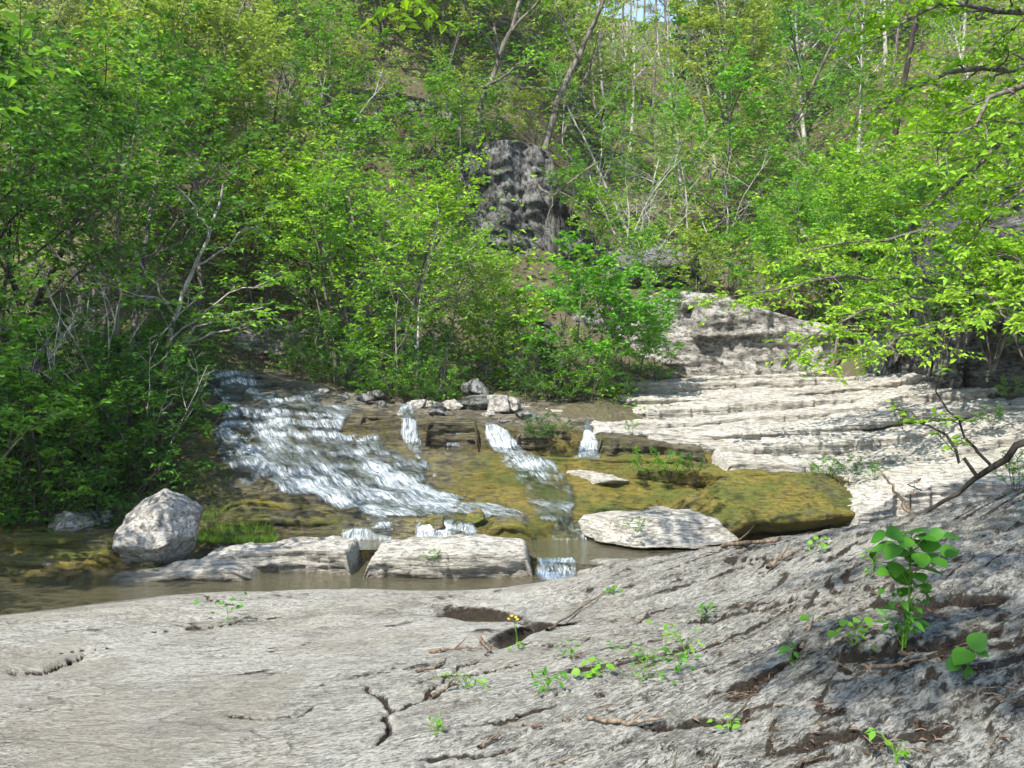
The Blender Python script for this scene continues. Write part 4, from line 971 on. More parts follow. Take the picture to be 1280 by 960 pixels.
# ================================================================ plants
class Wood:
    """collects tapered tubes and leaves of one plant"""
    def __init__(self, seed):
        self.r = np.random.default_rng(seed); self.V = []; self.Q = []; self.n = 0
        self.lp = []; self.ld = []; self.ln = []; self.ls = []
    def tube(self, P, R, k=5):
        P = np.asarray(P, float); R = np.asarray(R, float); m = len(P)
        T = np.gradient(P, axis=0); T /= np.linalg.norm(T, axis=1)[:, None] + 1e-9
        ref = np.array([0.31, 0.17, 0.93]) if abs(T[0] @ [0, 0, 1]) < 0.9 else np.array([1.0, 0.1, 0.0])
        A = np.cross(T, ref); A /= np.linalg.norm(A, axis=1)[:, None] + 1e-9
        B = np.cross(T, A)
        an = np.arange(k) / k * 2 * math.pi
        ring = P[:, None, :] + R[:, None, None] * (np.cos(an)[None, :, None] * A[:, None, :] + np.sin(an)[None, :, None] * B[:, None, :])
        self.V.append(ring.reshape(-1, 3)); self.Q.append(grid_faces(m, k, wrap=True) + self.n); self.n += m * k
    def path(self, p, d, L, m, wob=0.12, up=0.0):
        p = np.array(p, float); d = np.array(d, float); d /= np.linalg.norm(d)
        out = [p]; st = L / m
        for i in range(m):
            d = d + self.r.normal(size=3) * wob + np.array([0, 0, up])
            d /= np.linalg.norm(d)
            p = p + d * st; out.append(p)
        return np.array(out)
    def leaves(self, P, n, size, spread=0.9, tilt=0.45, start=0.15, droop=0.15):
        """n leaves alternating along a twig"""
        t = np.clip(np.linspace(start, 1.0, n) + self.r.normal(size=n) * 0.05, 0, 1) * (len(P) - 1)
        i = np.minimum(t.astype(int), len(P) - 2); f = (t - i)[:, None]
        pos = P[i] * (1 - f) + P[i + 1] * f
        d = P[i + 1] - P[i]; d /= np.linalg.norm(d, axis=1)[:, None] + 1e-9
        side = np.cross(d, [0, 0, 1.0]); side /= np.linalg.norm(side, axis=1)[:, None] + 1e-9
        sg = np.where(np.arange(n) % 2 == 0, 1.0, -1.0)[:, None]
        ld = d * 0.6 + side * sg * spread + self.r.normal(size=(n, 3)) * 0.25 - np.array([0, 0, droop])
        ld /= np.linalg.norm(ld, axis=1)[:, None]
        nn = np.array([0, 0, 1.0]) + self.r.normal(size=(n, 3)) * tilt
        self.lp.append(pos); self.ld.append(ld); self.ln.append(nn); self.ls.append(size * self.r.uniform(0.6, 1.2, n))
    def sprays(self, P, R0, nb, lb, nt, lt, nl, leaf, flat=0.4, bare=False, t0=0.25, up=0.04, sides=4, kleaf=1.0):
        """branches and leafy twigs along a limb"""
        r = self.r; m = len(P) - 1
        Lp = np.linalg.norm(P[-1] - P[0])
        for b in range(nb):
            t = t0 + (1 - t0) * (b + r.uniform(0, 1)) / nb
            i = min(int(t * m), m - 1); f = t * m - i
            p = P[i] * (1 - f) + P[i + 1] * f
            d = P[i + 1] - P[i]; d /= np.linalg.norm(d) + 1e-9
            s = np.cross(d, [0, 0, 1.0]); s /= np.linalg.norm(s) + 1e-9
            sg = 1 if b % 2 else -1
            bd = d * r.uniform(0.35, 0.9) + s * sg * r.uniform(0.5, 1.0) + np.array([0, 0, r.normal() * 0.30 * (1 - flat) + r.normal() * 0.18])
            if b == nb - 1: bd = d
            L = lb * r.uniform(0.6, 1.2) * (1.15 - 0.55 * t)
            B = self.path(p, bd, L, 5, 0.14, up)
            rb = max(R0 * (1 - 0.75 * t) * 0.5, 0.004)
            self.tube(B, np.linspace(rb, max(rb * 0.3, 0.0025), 6), sides)
            for k in range(nt):
                tt = 0.2 + 0.8 * (k + r.uniform(0, 1)) / nt
                j = min(int(tt * 5), 4); ff = tt * 5 - j
                q = B[j] * (1 - ff) + B[j + 1] * ff
                dd = B[j + 1] - B[j]; dd /= np.linalg.norm(dd) + 1e-9
                ss = np.cross(dd, [0, 0, 1.0]); ss /= np.linalg.norm(ss) + 1e-9
                td = dd * r.uniform(0.3, 0.9) + ss * (1 if k % 2 else -1) * r.uniform(0.4, 1.0) + np.array([0, 0, r.normal() * 0.35 * (1 - flat)])
                T = self.path(q, td, lt * r.uniform(0.6, 1.2), 3, 0.15, 0.0)
                self.tube(T, np.linspace(max(rb * 0.35, 0.003), 0.0015, 4), 3)
                if not bare: self.leaves(T, max(2, int(nl * r.uniform(0.6, 1.3))), leaf)
    def wood_mesh(self, name):
        return mesh_from(name, np.concatenate(self.V), np.concatenate(self.Q))
    def leaf_mesh(self, name, width=0.55, fold=0.16):
        p = np.concatenate(self.lp); d = np.concatenate(self.ld); nn = np.concatenate(self.ln); s = np.concatenate(self.ls)[:, None]
        w = np.cross(nn, d); w /= np.linalg.norm(w, axis=1)[:, None] + 1e-9
        u = np.cross(d, w)
        n = len(p)
        V = np.stack([p, p + d * s * 0.42 + w * s * width * 0.5 + u * s * fold, p + d * s - u * s * 0.08, p + d * s * 0.42 - w * s * width * 0.5 + u * s * fold], 1)
        b = np.arange(n)[:, None] * 4
        fc = np.concatenate([b + np.array([0, 1, 2]), b + np.array([0, 2, 3])], 1).reshape(-1, 3)
        return mesh_from(name, V.reshape(-1, 3), fc, smooth=False)

def make_tree(seed, Ht, spread, nlimb, first=0.28, nb=6, nt=5, nl=7, leaf=0.10, r0=0.07, lean=(0, 0), flat=0.5, stems=1, bare=False, up=0.05, limb_el=0.45, conical=False, lb=0.42, lt=0.2, wob=0.05):
    w = Wood(seed); r = w.r
    per = max(1, nlimb // stems)
    for s in range(stems):
        a = s / stems * 6.28 + r.uniform(0, 1)
        out = 0.0 if stems == 1 else 0.35
        d = np.array([lean[0] + out * math.cos(a), lean[1] + out * math.sin(a), 1.0])
        hh = Ht * (1.0 if s == 0 else r.uniform(0.65, 0.95))
        rr_ = r0 * (1.0 if s == 0 else 0.7)
        base = np.array([0.05 * out * math.cos(a), 0.05 * out * math.sin(a), -0.25])
        P = w.path(base, d, hh + 0.25, 10, wob, 0.02)
        R = np.linspace(1, 0.12, 11) ** 0.8 * rr_; R[0] *= 1.35
        w.tube(P, R, 7)
        for k in range(per):
            t = first + (0.98 - first) * (k + r.uniform(0.1, 0.9)) / per
            i = min(int(t * 10), 9); f = t * 10 - i
            p = P[i] * (1 - f) + P[i + 1] * f
            az = k * 2.4 + r.uniform(-0.4, 0.4) + s
            el = limb_el + 0.5 * t + r.normal() * 0.15 if not conical else 0.1 + r.normal() * 0.1
            sh = (1.15 - t) * 1.05 if conical else (0.55 + 0.9 * math.sin(math.pi * min(1, (t - first) / (1.02 - first) * 0.8 + 0.2)))
            L = spread * max(0.15, sh) * r.uniform(0.75, 1.15) * (0.7 if stems > 1 else 0.8)
            d2 = np.array([math.cos(az) * math.cos(el), math.sin(az) * math.cos(el), math.sin(el)])
            Lp = w.path(p, d2, L, 7, 0.09, up * 0.5)
            rl = max(rr_ * (1 - 0.8 * t) * 0.55, 0.008)
            w.tube(Lp, np.linspace(rl, max(rl * 0.25, 0.004), 8), 5)
            w.sprays(Lp, rl, nb, L * lb, nt, lt * max(L, 0.5), nl, leaf, flat, bare)
    return w

VAR = {}
def variant(key, **kw):
    w = make_tree(**kw)
    VAR[key] = (w.wood_mesh("trunk"), None if kw.get('bare') else w.leaf_mesh("crown"))
PLANTS = {}
ORD = ['first', 'second', 'third', 'fourth', 'fifth', 'sixth', 'seventh', 'eighth', 'ninth', 'tenth', 'eleventh', 'twelfth', 'thirteenth', 'fourteenth', 'fifteenth', 'sixteenth', 'seventeenth', 'eighteenth', 'nineteenth', 'twentieth']
TONE = {'leaf_mid': 'mid green', 'leaf_yellow': 'yellow green', 'leaf_bright': 'bright green', 'leaf_dark': 'dark green', 'leaf_cool': 'fresh green', 'leaf_pale': 'pale green', None: 'leafless grey'}
variant('broad1', seed=1, Ht=4.4, spread=1.9, nlimb=15, nb=7, nt=5, nl=8, leaf=0.105, r0=0.055, stems=2)
variant('broad2', seed=2, Ht=4.2, spread=1.8, nlimb=15, nb=7, nt=5, nl=8, leaf=0.11, r0=0.05, lean=(0.12, -0.1))
variant('broad3', seed=3, Ht=3.6, spread=1.9, nlimb=15, nb=7, nt=5, nl=8, leaf=0.11, r0=0.05, stems=3, first=0.2, flat=0.7)
variant('bush1', seed=4, Ht=2.1, spread=1.45, nlimb=18, nb=6, nt=5, nl=7, leaf=0.115, r0=0.028, stems=4, first=0.12, flat=0.7)
variant('shrub1', seed=5, Ht=1.25, spread=0.85, nlimb=15, nb=5, nt=4, nl=6, leaf=0.085, r0=0.016, stems=5, first=0.1)
variant('shrub2', seed=6, Ht=0.9, spread=0.8, nlimb=14, nb=5, nt=4, nl=6, leaf=0.07, r0=0.012, stems=5, first=0.1)
variant('sapling1', seed=7, Ht=3.4, spread=1.1, nlimb=11, nb=5, nt=4, nl=6, leaf=0.10, r0=0.028, first=0.3)
variant('sapling2', seed=8, Ht=3.0, spread=1.3, nlimb=10, nb=5, nt=4, nl=6, leaf=0.10, r0=0.03, first=0.25, lean=(-0.2, -0.15), wob=0.08)
variant('forest1', seed=9, Ht=8.0, spread=2.6, nlimb=20, nb=7, nt=5, nl=8, leaf=0.20, r0=0.11, first=0.3, lb=0.45)
variant('forest2', seed=10, Ht=9.0, spread=2.4, nlimb=20, nb=7, nt=5, nl=7, leaf=0.19, r0=0.12, first=0.38, lean=(0.08, 0), lb=0.45)
variant('forest3', seed=11, Ht=7.0, spread=3.0, nlimb=18, nb=7, nt=5, nl=8, leaf=0.21, r0=0.10, first=0.3, flat=0.7, stems=2)
variant('sparse1', seed=12, Ht=8.5, spread=2.2, nlimb=16, nb=5, nt=4, nl=3, leaf=0.15, r0=0.09, first=0.35)
variant('bare1', seed=13, Ht=9.0, spread=2.2, nlimb=16, nb=5, nt=4, nl=1, r0=0.085, first=0.35, bare=True, limb_el=0.7)
variant('bare2', seed=14, Ht=3.0, spread=1.2, nlimb=12, nb=4, nt=3, nl=1, r0=0.03, first=0.15, bare=True, stems=3, limb_el=0.5, wob=0.1)
variant('cedar', seed=15, Ht=7.0, spread=1.9, nlimb=44, nb=6, nt=5, nl=8, leaf=0.16, r0=0.10, first=0.08, conical=True, up=0.1)

def plant(key, px, Y, sc=1.0, leaf='leaf_mid', bark='bark', name="tree", label=None, cat=None, group=None, py=None, rz=None, z=None, tilt=(0, 0), zs=1.0):
    x = (px - 640) / F * Y
    if z is None:
        z = CAMZ - (py - HORIZON) / F * Y if py is not None else float(hill_z(np.array([x]), np.array([Y]))[0])
    if group: PLANTS.setdefault(group, []).append([px, Y, leaf, None])
    e = empty(name, (x, Y, z), random.uniform(0, 6.28) if rz is None else rz, sc)
    e.scale = (sc, sc, sc * zs)
    e.rotation_euler[0] = tilt[0]; e.rotation_euler[1] = tilt[1]
    tag(e, label, cat or {"tree": "tree", "sapling": "sapling", "shrub": "shrub", "cedar_tree": "tree", "bare_tree": "tree"}.get(name, "plant"), group)
    if group: PLANTS[group][-1][3] = e
    for nm, me, mt in (("trunk" if name not in ("shrub",) else "stem", VAR[key][0], bark), ("crown" if name != "shrub" else "foliage", VAR[key][1], leaf)):
        if me is None: continue
        o = bpy.data.objects.new(nm, me); COL.objects.link(o); o.parent = e
        if len(me.materials) == 0: me.materials.append(M[mt])
        o.material_slots[0].link = 'OBJECT'; o.material_slots[0].material = M[mt]
    return e

# --- small trees around the head of the falls
plant('broad1', 478, 17.4, 0.98, 'leaf_bright', 'bark', "tree", "tall bright yellow green tree over the middle of the thicket above the cascade", py=500)
plant('broad2', 545, 17.9, 0.60, 'leaf_bright', 'bark', "tree", "bright small tree between the tall bright tree and the dark cliff block", py=495)
plant('broad3', 425, 17.9, 0.88, 'leaf_mid', 'bark', "tree", "green tree left of the tall bright tree above the cascade", py=480)
plant('broad2', 385, 18.6, 0.80, 'leaf_bright', 'bark_dark', "tree", "leafy small tree over the pale rock shelf at the cascade top", py=455, rz=2.0)
plant('broad3', 328, 19.8, 0.85, 'leaf_yellow', 'bark', "tree", "yellowish small tree above the dark hollow at the cascade head")
plant('bush1', 725, 17.9, 1.05, 'leaf_cool', 'bark', "tree", "bushy vivid green tree in front of the grey wall right of the stone heap", py=497)
plant('bush1', 655, 18.4, 0.82, 'leaf_bright', 'bark', "tree", "spreading bright tree behind the stone heap", py=490, rz=1.0)
plant('bush1', 785, 18.6, 0.80, 'leaf_cool', 'bark', "shrub", "low vivid green bush at the left end of the limestone bank", py=486, rz=2.5)
plant('sapling1', 520, 17.0, 0.95, 'leaf_bright', 'bark_pale', "sapling", "slim pale stemmed sapling left of the stone heap", py=505)
plant('sapling1', 497, 16.7, 0.8, 'leaf_mid', 'bark', "sapling", "slim dark sapling at the right edge of the cascade top", py=506, rz=3.0)
plant('sapling2', 600, 18.2, 0.72, 'leaf_yellow', 'bark', "sapling", "leaning yellow green sapling above the upright grey rock", py=490, rz=1.5)
for px, Y, py, sc, k, lf, lab in [
    (465, 16.9, 503, .75, 'shrub1', 'leaf_mid', "low green shrub at the right shoulder of the cascade"), (505, 16.8, 508, .75, 'shrub2', 'leaf_mid', "small shrub at the foot of the slim saplings"),
    (545, 17.0, 505, .8, 'shrub1', 'leaf_dark', "dark shrub just left of the stone heap"), (415, 17.6, 480, .8, 'shrub1', 'leaf_mid', "shrub over the top right corner of the cascade"),
    (690, 17.2, 500, .8, 'shrub1', 'leaf_dark', "dark leafy shrub behind the pale ledge right of the stone heap"), (665, 17.8, 492, .9, 'shrub2', 'leaf_dark', "low dark shrub under the spreading bright tree"),
    (735, 17.2, 503, .8, 'shrub2', 'leaf_mid', "low shrub at the foot of the vivid green tree"), (380, 18.2, 462, .75, 'shrub1', 'leaf_dark', "dark shrub on the lip above the cascade"),
    (820, 19.6, 476, .7, 'shrub1', 'leaf_cool', "green shrub at the foot of the low pale cliff"), (1010, 19.7, 466, .35, 'shrub2', 'leaf_bright', "tiny bright shrub in the cleft of the low pale cliff"),
    (860, 20.6, 395, .5, 'shrub2', 'leaf_dark', "shrub clinging halfway up the low pale cliff"), (815, 20.7, 352, .8, 'shrub1', 'leaf_mid', "shrub on the top left corner of the low pale cliff"), (955, 21, 385, .7, 'shrub1', 'leaf_bright', "bright shrub on the sloping crest of the pale cliff")]:
    plant(k, px, Y, sc, lf, 'bark', "shrub", lab, py=py)

for px, Y, py, sc, k, lf, lab in [(575, 24.2, 205, .7, 'sapling1', 'leaf_yellow', "yellow green sapling against the left edge of the dark cliff"), (615, 25.2, 172, .9, 'shrub1', 'leaf_mid', "shrub on the crown of the tall dark cliff"), (668, 25.0, 172, .9, 'shrub1', 'leaf_yellow', "yellowish shrub on the right crown of the dark cliff"), (715, 23.6, 262, .8, 'shrub1', 'leaf_mid', "shrub on the first step of the dark cliff"), (745, 23.4, 300, .9, 'shrub1', 'leaf_bright', "bright shrub on the lower step of the dark cliff"),
     (560, 23.6, 300, 1.0, 'shrub1', 'leaf_bright', "bright shrub left of the dark cliff foot"), (775, 23.2, 330, .9, 'shrub2', 'leaf_mid', "shrub on the rubble between dark and pale cliffs"), (870, 21.4, 365, .9, 'shrub1', 'leaf_yellow', "yellowish shrub on top of the low pale cliff"), (910, 21.6, 362, 1.0, 'shrub1', 'leaf_mid', "green shrub on top of the low pale cliff")]:
    plant(k, px, Y, sc, lf, 'bark', "sapling" if k.startswith('sap') else "shrub", lab, py=py)

# --- left bank: trees and shrubs with darker leaf colour deepening their shade
for px, Y, sc, k, lf, bk, lab in [
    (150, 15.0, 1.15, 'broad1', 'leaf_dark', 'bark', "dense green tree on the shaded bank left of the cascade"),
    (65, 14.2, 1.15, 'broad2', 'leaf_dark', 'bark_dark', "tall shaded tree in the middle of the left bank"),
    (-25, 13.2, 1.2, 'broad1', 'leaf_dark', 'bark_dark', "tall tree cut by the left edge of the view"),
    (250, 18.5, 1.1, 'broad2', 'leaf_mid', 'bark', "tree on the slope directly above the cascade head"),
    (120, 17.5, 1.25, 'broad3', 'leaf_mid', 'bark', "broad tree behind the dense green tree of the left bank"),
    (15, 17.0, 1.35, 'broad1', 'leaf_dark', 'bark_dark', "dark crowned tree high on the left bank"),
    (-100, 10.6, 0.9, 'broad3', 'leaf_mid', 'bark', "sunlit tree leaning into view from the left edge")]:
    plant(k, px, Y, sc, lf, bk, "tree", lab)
plant('broad1', 640 - 7.6 / 7.4 * 1280, 7.4, 1.55, 'leaf_mid', 'bark_dark', "tree", "near tree whose lit leaves fringe the left edge of the view", z=0.5)
plant('broad2', 640 - 7.4 / 9.6 * 1280, 9.6, 1.5, 'leaf_mid', 'bark_dark', "tree", "shady tree standing at the left end of the stream bank", z=0.4)
LBS = [(20, 13.2), (75, 13.0), (130, 13.3), (185, 13.6), (205, 14.2), (40, 12.3), (100, 12.5), (160, 12.6), (195, 12.8), (-30, 12.4), (5, 14.2), (60, 14.6), (115, 14.4), (170, 14.8), (200, 15.4), (-60, 13.4), (140, 11.95), (60, 11.9), (0, 11.8)]
for i, (px, Y) in enumerate(LBS):
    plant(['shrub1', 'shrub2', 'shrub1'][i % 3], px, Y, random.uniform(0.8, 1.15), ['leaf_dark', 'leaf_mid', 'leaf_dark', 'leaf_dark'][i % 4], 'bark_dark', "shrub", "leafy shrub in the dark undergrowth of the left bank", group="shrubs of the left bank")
for px, Y, sc in [(90, 13.8, 0.8), (180, 13.0, 0.6), (30, 12.8, 0.7), (140, 14.6, 0.8)]:
    plant('bare2', px, Y, sc, None, 'bark_pale', "shrub", "leafless twiggy shrub among the dark left undergrowth", group="bare shrubs of the left bank")

# --- left slope: saplings and small trees over rock
k = 0
for Y, n in ((20.5, 9), (22.5, 10), (24.5, 11), (27, 11), (30, 11), (33.5, 9)):
    for i in range(n):
        px = -110 + (i + random.uniform(0.1, 0.9)) * (700 / n)
        if 560 < px < 720 and Y < 26.5: continue
        if px > 480 and Y < 23: continue
        key = random.choice(['sapling1', 'sapling2', 'broad1', 'broad2', 'broad3', 'sapling1', 'bare2'] if Y < 28 else ['broad1', 'broad3', 'forest1', 'sparse1', 'sapling2', 'forest2'])
        sc = random.uniform(0.75, 1.15) * (0.62 if key.startswith(('forest', 'sparse')) else 1.0)
        lf = random.choice(['leaf_mid', 'leaf_yellow', 'leaf_bright', 'leaf_pale', 'leaf_mid', 'leaf_yellow'])
        if key == 'bare2':
            plant(key, px, Y + random.uniform(-.8, .8), sc, None, 'bark_pale', "shrub", "leafless pale brush on the steep left slope", group="brush of the left slope")
        else:
            plant(key, px, Y + random.uniform(-.8, .8), sc, lf, random.choice(['bark', 'bark_pale', 'bark_dark']), "tree" if not key.startswith('sap') else "sapling",
                  "slender leafy tree in the woods of the steep left slope" if not key.startswith('sap') else "thin leafy sapling on the steep left slope", group="woods of the left slope" if not key.startswith('sap') else "saplings of the left slope")

for i, (px, Y, k, sc, lf) in enumerate([(470, 28.5, 'broad1', 1.1, 'leaf_bright'), (515, 30.5, 'forest1', .62, 'leaf_mid'), (555, 28.5, 'broad3', 1.1, 'leaf_yellow'), (590, 31, 'forest3', .62, 'leaf_bright'), (625, 29, 'broad2', 1.1, 'leaf_mid'), (660, 32, 'forest1', .62, 'leaf_yellow'), (700, 30.5, 'broad1', 1.15, 'leaf_pale'), (440, 32, 'forest2', .6, 'leaf_yellow'), (540, 34.5, 'forest3', .7, 'leaf_mid'), (610, 36, 'forest1', .7, 'leaf_bright'), (690, 38, 'forest3', .7, 'leaf_mid'), (400, 29.5, 'broad3', 1.1, 'leaf_mid'), (735, 34, 'broad3', 1.3, 'leaf_bright')]):
    plant(k, px, Y, sc, lf, 'bark', "tree", None, group="woods above the dark cliff")
# --- right and far slope
plant('cedar', 897, 52, 1.35, 'needle', 'bark_dark', "cedar_tree", "dark conical evergreen high on the far slope")
plant('broad1', 940, 34, 1.75, 'leaf_cool', 'bark', "tree", "full fresh green tree in the middle of the right slope")
plant('broad3', 905, 29, 1.3, 'leaf_cool', 'bark', "tree", "small fresh green tree just below the full green one")
plant('bare1', 1110, 30, 1.15, None, 'bark_dark', "bare_tree", "dark forked leafless tree high on the right slope", tilt=(0, -0.2))
for i, (px, Y, sc) in enumerate([(745, 44, 1.2), (757, 40, 1.15), (775, 52, 1.3), (800, 58, 1.3), (825, 64, 1.2), (850, 70, 1.2), (790, 72, 1.2), (765, 66, 1.3), (870, 62, 1.2), (730, 60, 1.2), (840, 50, 1.0), (812, 44, 1.0), (905, 70, 1.2), (940, 72, 1.2), (715, 50, 1.2), (980, 70, 1.1), (775, 36, .9), (865, 40, .8)]):
    plant('bare1', px, Y, sc * 0.7, None, 'bark_pale' if i % 3 == 1 else 'bark', "bare_tree", "slim leafless grey tree in the far gap of the valley", group="bare trees of the far gap", zs=1.5)
for i in range(64):
    Y = random.choice([25, 28, 31, 34, 38, 42, 47, 52, 58, 65, 72]) + random.uniform(-1.5, 1.5)
    px = random.uniform(690, 1420)
    if Y > 42 and 740 < px < 860 and random.random() < 0.6: continue
    key = random.choice(['forest1', 'forest2', 'sparse1', 'sparse1', 'forest3', 'bare1']) if Y > 30 else random.choice(['broad1', 'broad2', 'broad3', 'sapling1', 'sapling2'])
    sc = random.uniform(0.7, 1.05) * (1.0 if Y < 30 else 0.75 + 0.004 * Y)
    lf = random.choice(['leaf_cool', 'leaf_mid', 'leaf_bright', 'leaf_pale', 'leaf_yellow', 'leaf_pale'])
    if key == 'bare1':
        plant(key, px, Y, sc, None, 'bark_pale', "bare_tree", "slim leafless tree on the right slope", group="bare trees of the right slope"); continue
    plant(key, px, Y, sc, lf, random.choice(['bark', 'bark_pale']), "tree" if not key.startswith('sap') else "sapling", "spring green tree in the woods of the right slope" if not key.startswith('sap') else "thin green sapling on the right slope",
          group="woods of the right slope" if not key.startswith('sap') else "saplings of the right slope")
for i, px in enumerate([1010, 1045, 1085, 1120, 1160, 1000, 1060, 1190]):
    plant('bush1', px, [23, 22.5, 22, 21.5, 21, 26, 25, 20.5][i], random.uniform(0.8, 1.1), ['leaf_bright', 'leaf_mid'][i % 2], 'bark', "shrub", "bright bush in the green band above the right rocks", group="bushes above the right rocks")
for i in range(10):
    plant('bare2', random.uniform(760, 1120), random.uniform(22.5, 30), random.uniform(0.6, 1.0), None, 'bark_pale', "shrub", "leafless grey brush on the lower right slope", group="brush of the lower right slope")
for px, Y, py, sc, lf, lab in [(1240, 14.6, 446, .75, 'leaf_mid', "bush in front of the dark right cliff"), (1175, 16.4, 446, .6, 'leaf_dark', "dark bush at the foot of the drooping right tree"), (1290, 13.8, 450, .8, 'leaf_bright', "bright bush cut by the right edge under the cliff"), (1120, 17.6, 440, .6, 'leaf_mid', "bush left of the drooping right tree")]:
    plant('bush1', px, Y, sc, lf, 'bark', "shrub", lab, py=py)
for i, px in enumerate([1040, 1090, 1140, 1200, 1250, 1000, 1300]):
    plant(['broad2', 'broad1', 'broad3'][i % 3], px, [19.8, 19.4, 18.8, 18.2, 17.4, 21, 17][i], 0.8, ['leaf_bright', 'leaf_mid', 'leaf_cool'][i % 3], 'bark', "tree", "small leafy tree rooted along the top of the right cliff", group="small trees on the right cliff")

# --- custom limbs: trees that reach in from the right, leaning trunks on the cliff
def limb_tree(name, base, trunk, limbs, label, leaf, bark, r0, leafsize, nb=9, nt=6, nl=8, lb=0.7, lt=0.3, cat="tree", seed=0, flat=0.75, bare=False, k=8, up=0.0):
    base = np.array(base, float)
    w = Wood(seed)
    P = np.array(trunk, float) - base
    t = np.linspace(0, len(P) - 1, 14); P = np.stack([np.interp(t, np.arange(len(P)), P[:, j]) for j in range(3)], -1)
    P[1:-1] += w.r.normal(size=(12, 3)) * r0 * 0.35
    w.tube(P, np.linspace(r0, r0 * 0.35, 14), k)
    for L in limbs:
        Q = np.array(L, float) - base
        t = np.linspace(0, len(Q) - 1, 10); Q = np.stack([np.interp(t, np.arange(len(Q)), Q[:, j]) for j in range(3)], -1)
        Q[1:-1] += w.r.normal(size=(8, 3)) * 0.03
        w.tube(Q, np.linspace(r0 * 0.42, 0.006, 10), 6)
        w.sprays(Q, r0 * 0.35, nb, lb, nt, lt, nl, leafsize, flat, bare, t0=0.2, up=up)
    e = empty(name, base); tag(e, label, cat)
    link("trunk", w.wood_mesh("trunk"), M[bark], e)
    if not bare: link("crown", w.leaf_mesh("crown"), M[leaf], e)
    return e
limb_tree("tree", W(1200, 446, 16.0), [W(1200, 450, 16.0), W(1196, 410, 15.9), W(1205, 350, 15.8), W(1215, 270, 15.6)],
          [[W(1202, 370, 15.8), W(1120, 345, 14.6), W(1020, 350, 13.8), W(905, 372, 13.2)], [W(1200, 385, 15.9), W(1140, 372, 14.0), W(1080, 390, 13.0), W(1000, 425, 12.4)],
           [W(1210, 320, 15.7), W(1150, 290, 14.5), W(1080, 300, 13.8), W(1000, 318, 13.5)], [W(1210, 330, 15.7), W(1260, 320, 14.0), W(1290, 340, 12.8)], [W(1200, 390, 15.9), W(1180, 405, 13.8), W(1130, 425, 12.8), W(1050, 450, 12.4)],
           [W(1212, 290, 15.6), W(1240, 250, 14.6), W(1220, 225, 14.0)], [W(1208, 340, 15.7), W(1230, 370, 13.5), W(1260, 400, 12.6)]],
          "tree with long drooping bright sprays over the right side of the bank", 'leaf_bright', 'bark', 0.09, 0.095, nb=12, nt=7, nl=9, lb=0.75, lt=0.36, seed=101)
limb_tree("tree", W(207, 470, 15.4), [W(207, 475, 15.4), W(209, 440, 15.4), W(218, 400, 15.3), W(238, 350, 15.3), W(262, 290, 15.4), W(280, 230, 15.5)],
          [[W(209, 445, 15.4), W(232, 405, 15.2), W(262, 380, 15.0), W(300, 362, 14.8), W(335, 352, 14.6)], [W(209, 450, 15.4), W(235, 418, 15.1), W(268, 395, 14.9), W(330, 384, 14.7)], [W(210, 452, 15.4), W(240, 430, 15.1), W(285, 412, 14.9), W(310, 408, 14.9)],
           [W(220, 395, 15.3), W(190, 350, 15), W(150, 300, 14.8)], [W(240, 345, 15.3), W(290, 300, 15), W(330, 270, 14.8)], [W(262, 290, 15.4), W(230, 240, 15.2), W(200, 200, 15)], [W(225, 380, 15.3), W(180, 370, 14.6), W(130, 360, 14.2)]],
          "tree with pale arching bare limbs over the dark head of the cascade", 'leaf_mid', 'bark_pale', 0.05, 0.11, nb=6, nt=5, nl=6, lb=0.5, lt=0.3, seed=111, flat=0.6)
R0 = np.array([7.2, 9.0, 1.3])
limb_tree("tree", R0, [R0 + [0, 0, -.3], R0 + [-.2, 0, 2], R0 + [-.5, -.2, 4], R0 + [-.8, -.4, 6]],
          [[R0 + [-.3, 0, 2.6], W(1280, 160, 9.0), W(1210, 215, 8.8), W(1135, 285, 8.6)], [R0 + [-.4, -.1, 3.0], W(1300, 90, 9.0), W(1190, 90, 8.6), W(1110, 130, 8.2)], [R0 + [-.5, -.2, 3.6], W(1320, 20, 8.6), W(1200, 10, 8.2), W(1090, 40, 8.0)],
           [R0 + [-.6, -.2, 4.4], W(1300, -80, 8.6), W(1180, -70, 8.0), W(1060, -40, 7.8)], [R0 + [-.5, -.2, 4.0], W(1320, 60, 8.2), W(1240, 130, 7.6), W(1180, 190, 7.4)], [R0 + [-.5, -.2, 3.2], W(1350, 170, 8.2), W(1290, 230, 8), W(1220, 290, 8)],
           [R0 + [-.7, -.3, 5.2], W(1250, -160, 8.0), W(1100, -170, 7.2), W(980, -120, 6.8)], [R0 + [-.8, -.4, 6], W(1500, -300, 7), W(1200, -300, 6), W(1000, -330, 5)]],
          "large leafed tree reaching in at the upper right corner", 'leaf_bright', 'bark', 0.11, 0.08, nb=12, nt=7, nl=9, lb=0.65, lt=0.33, seed=102)
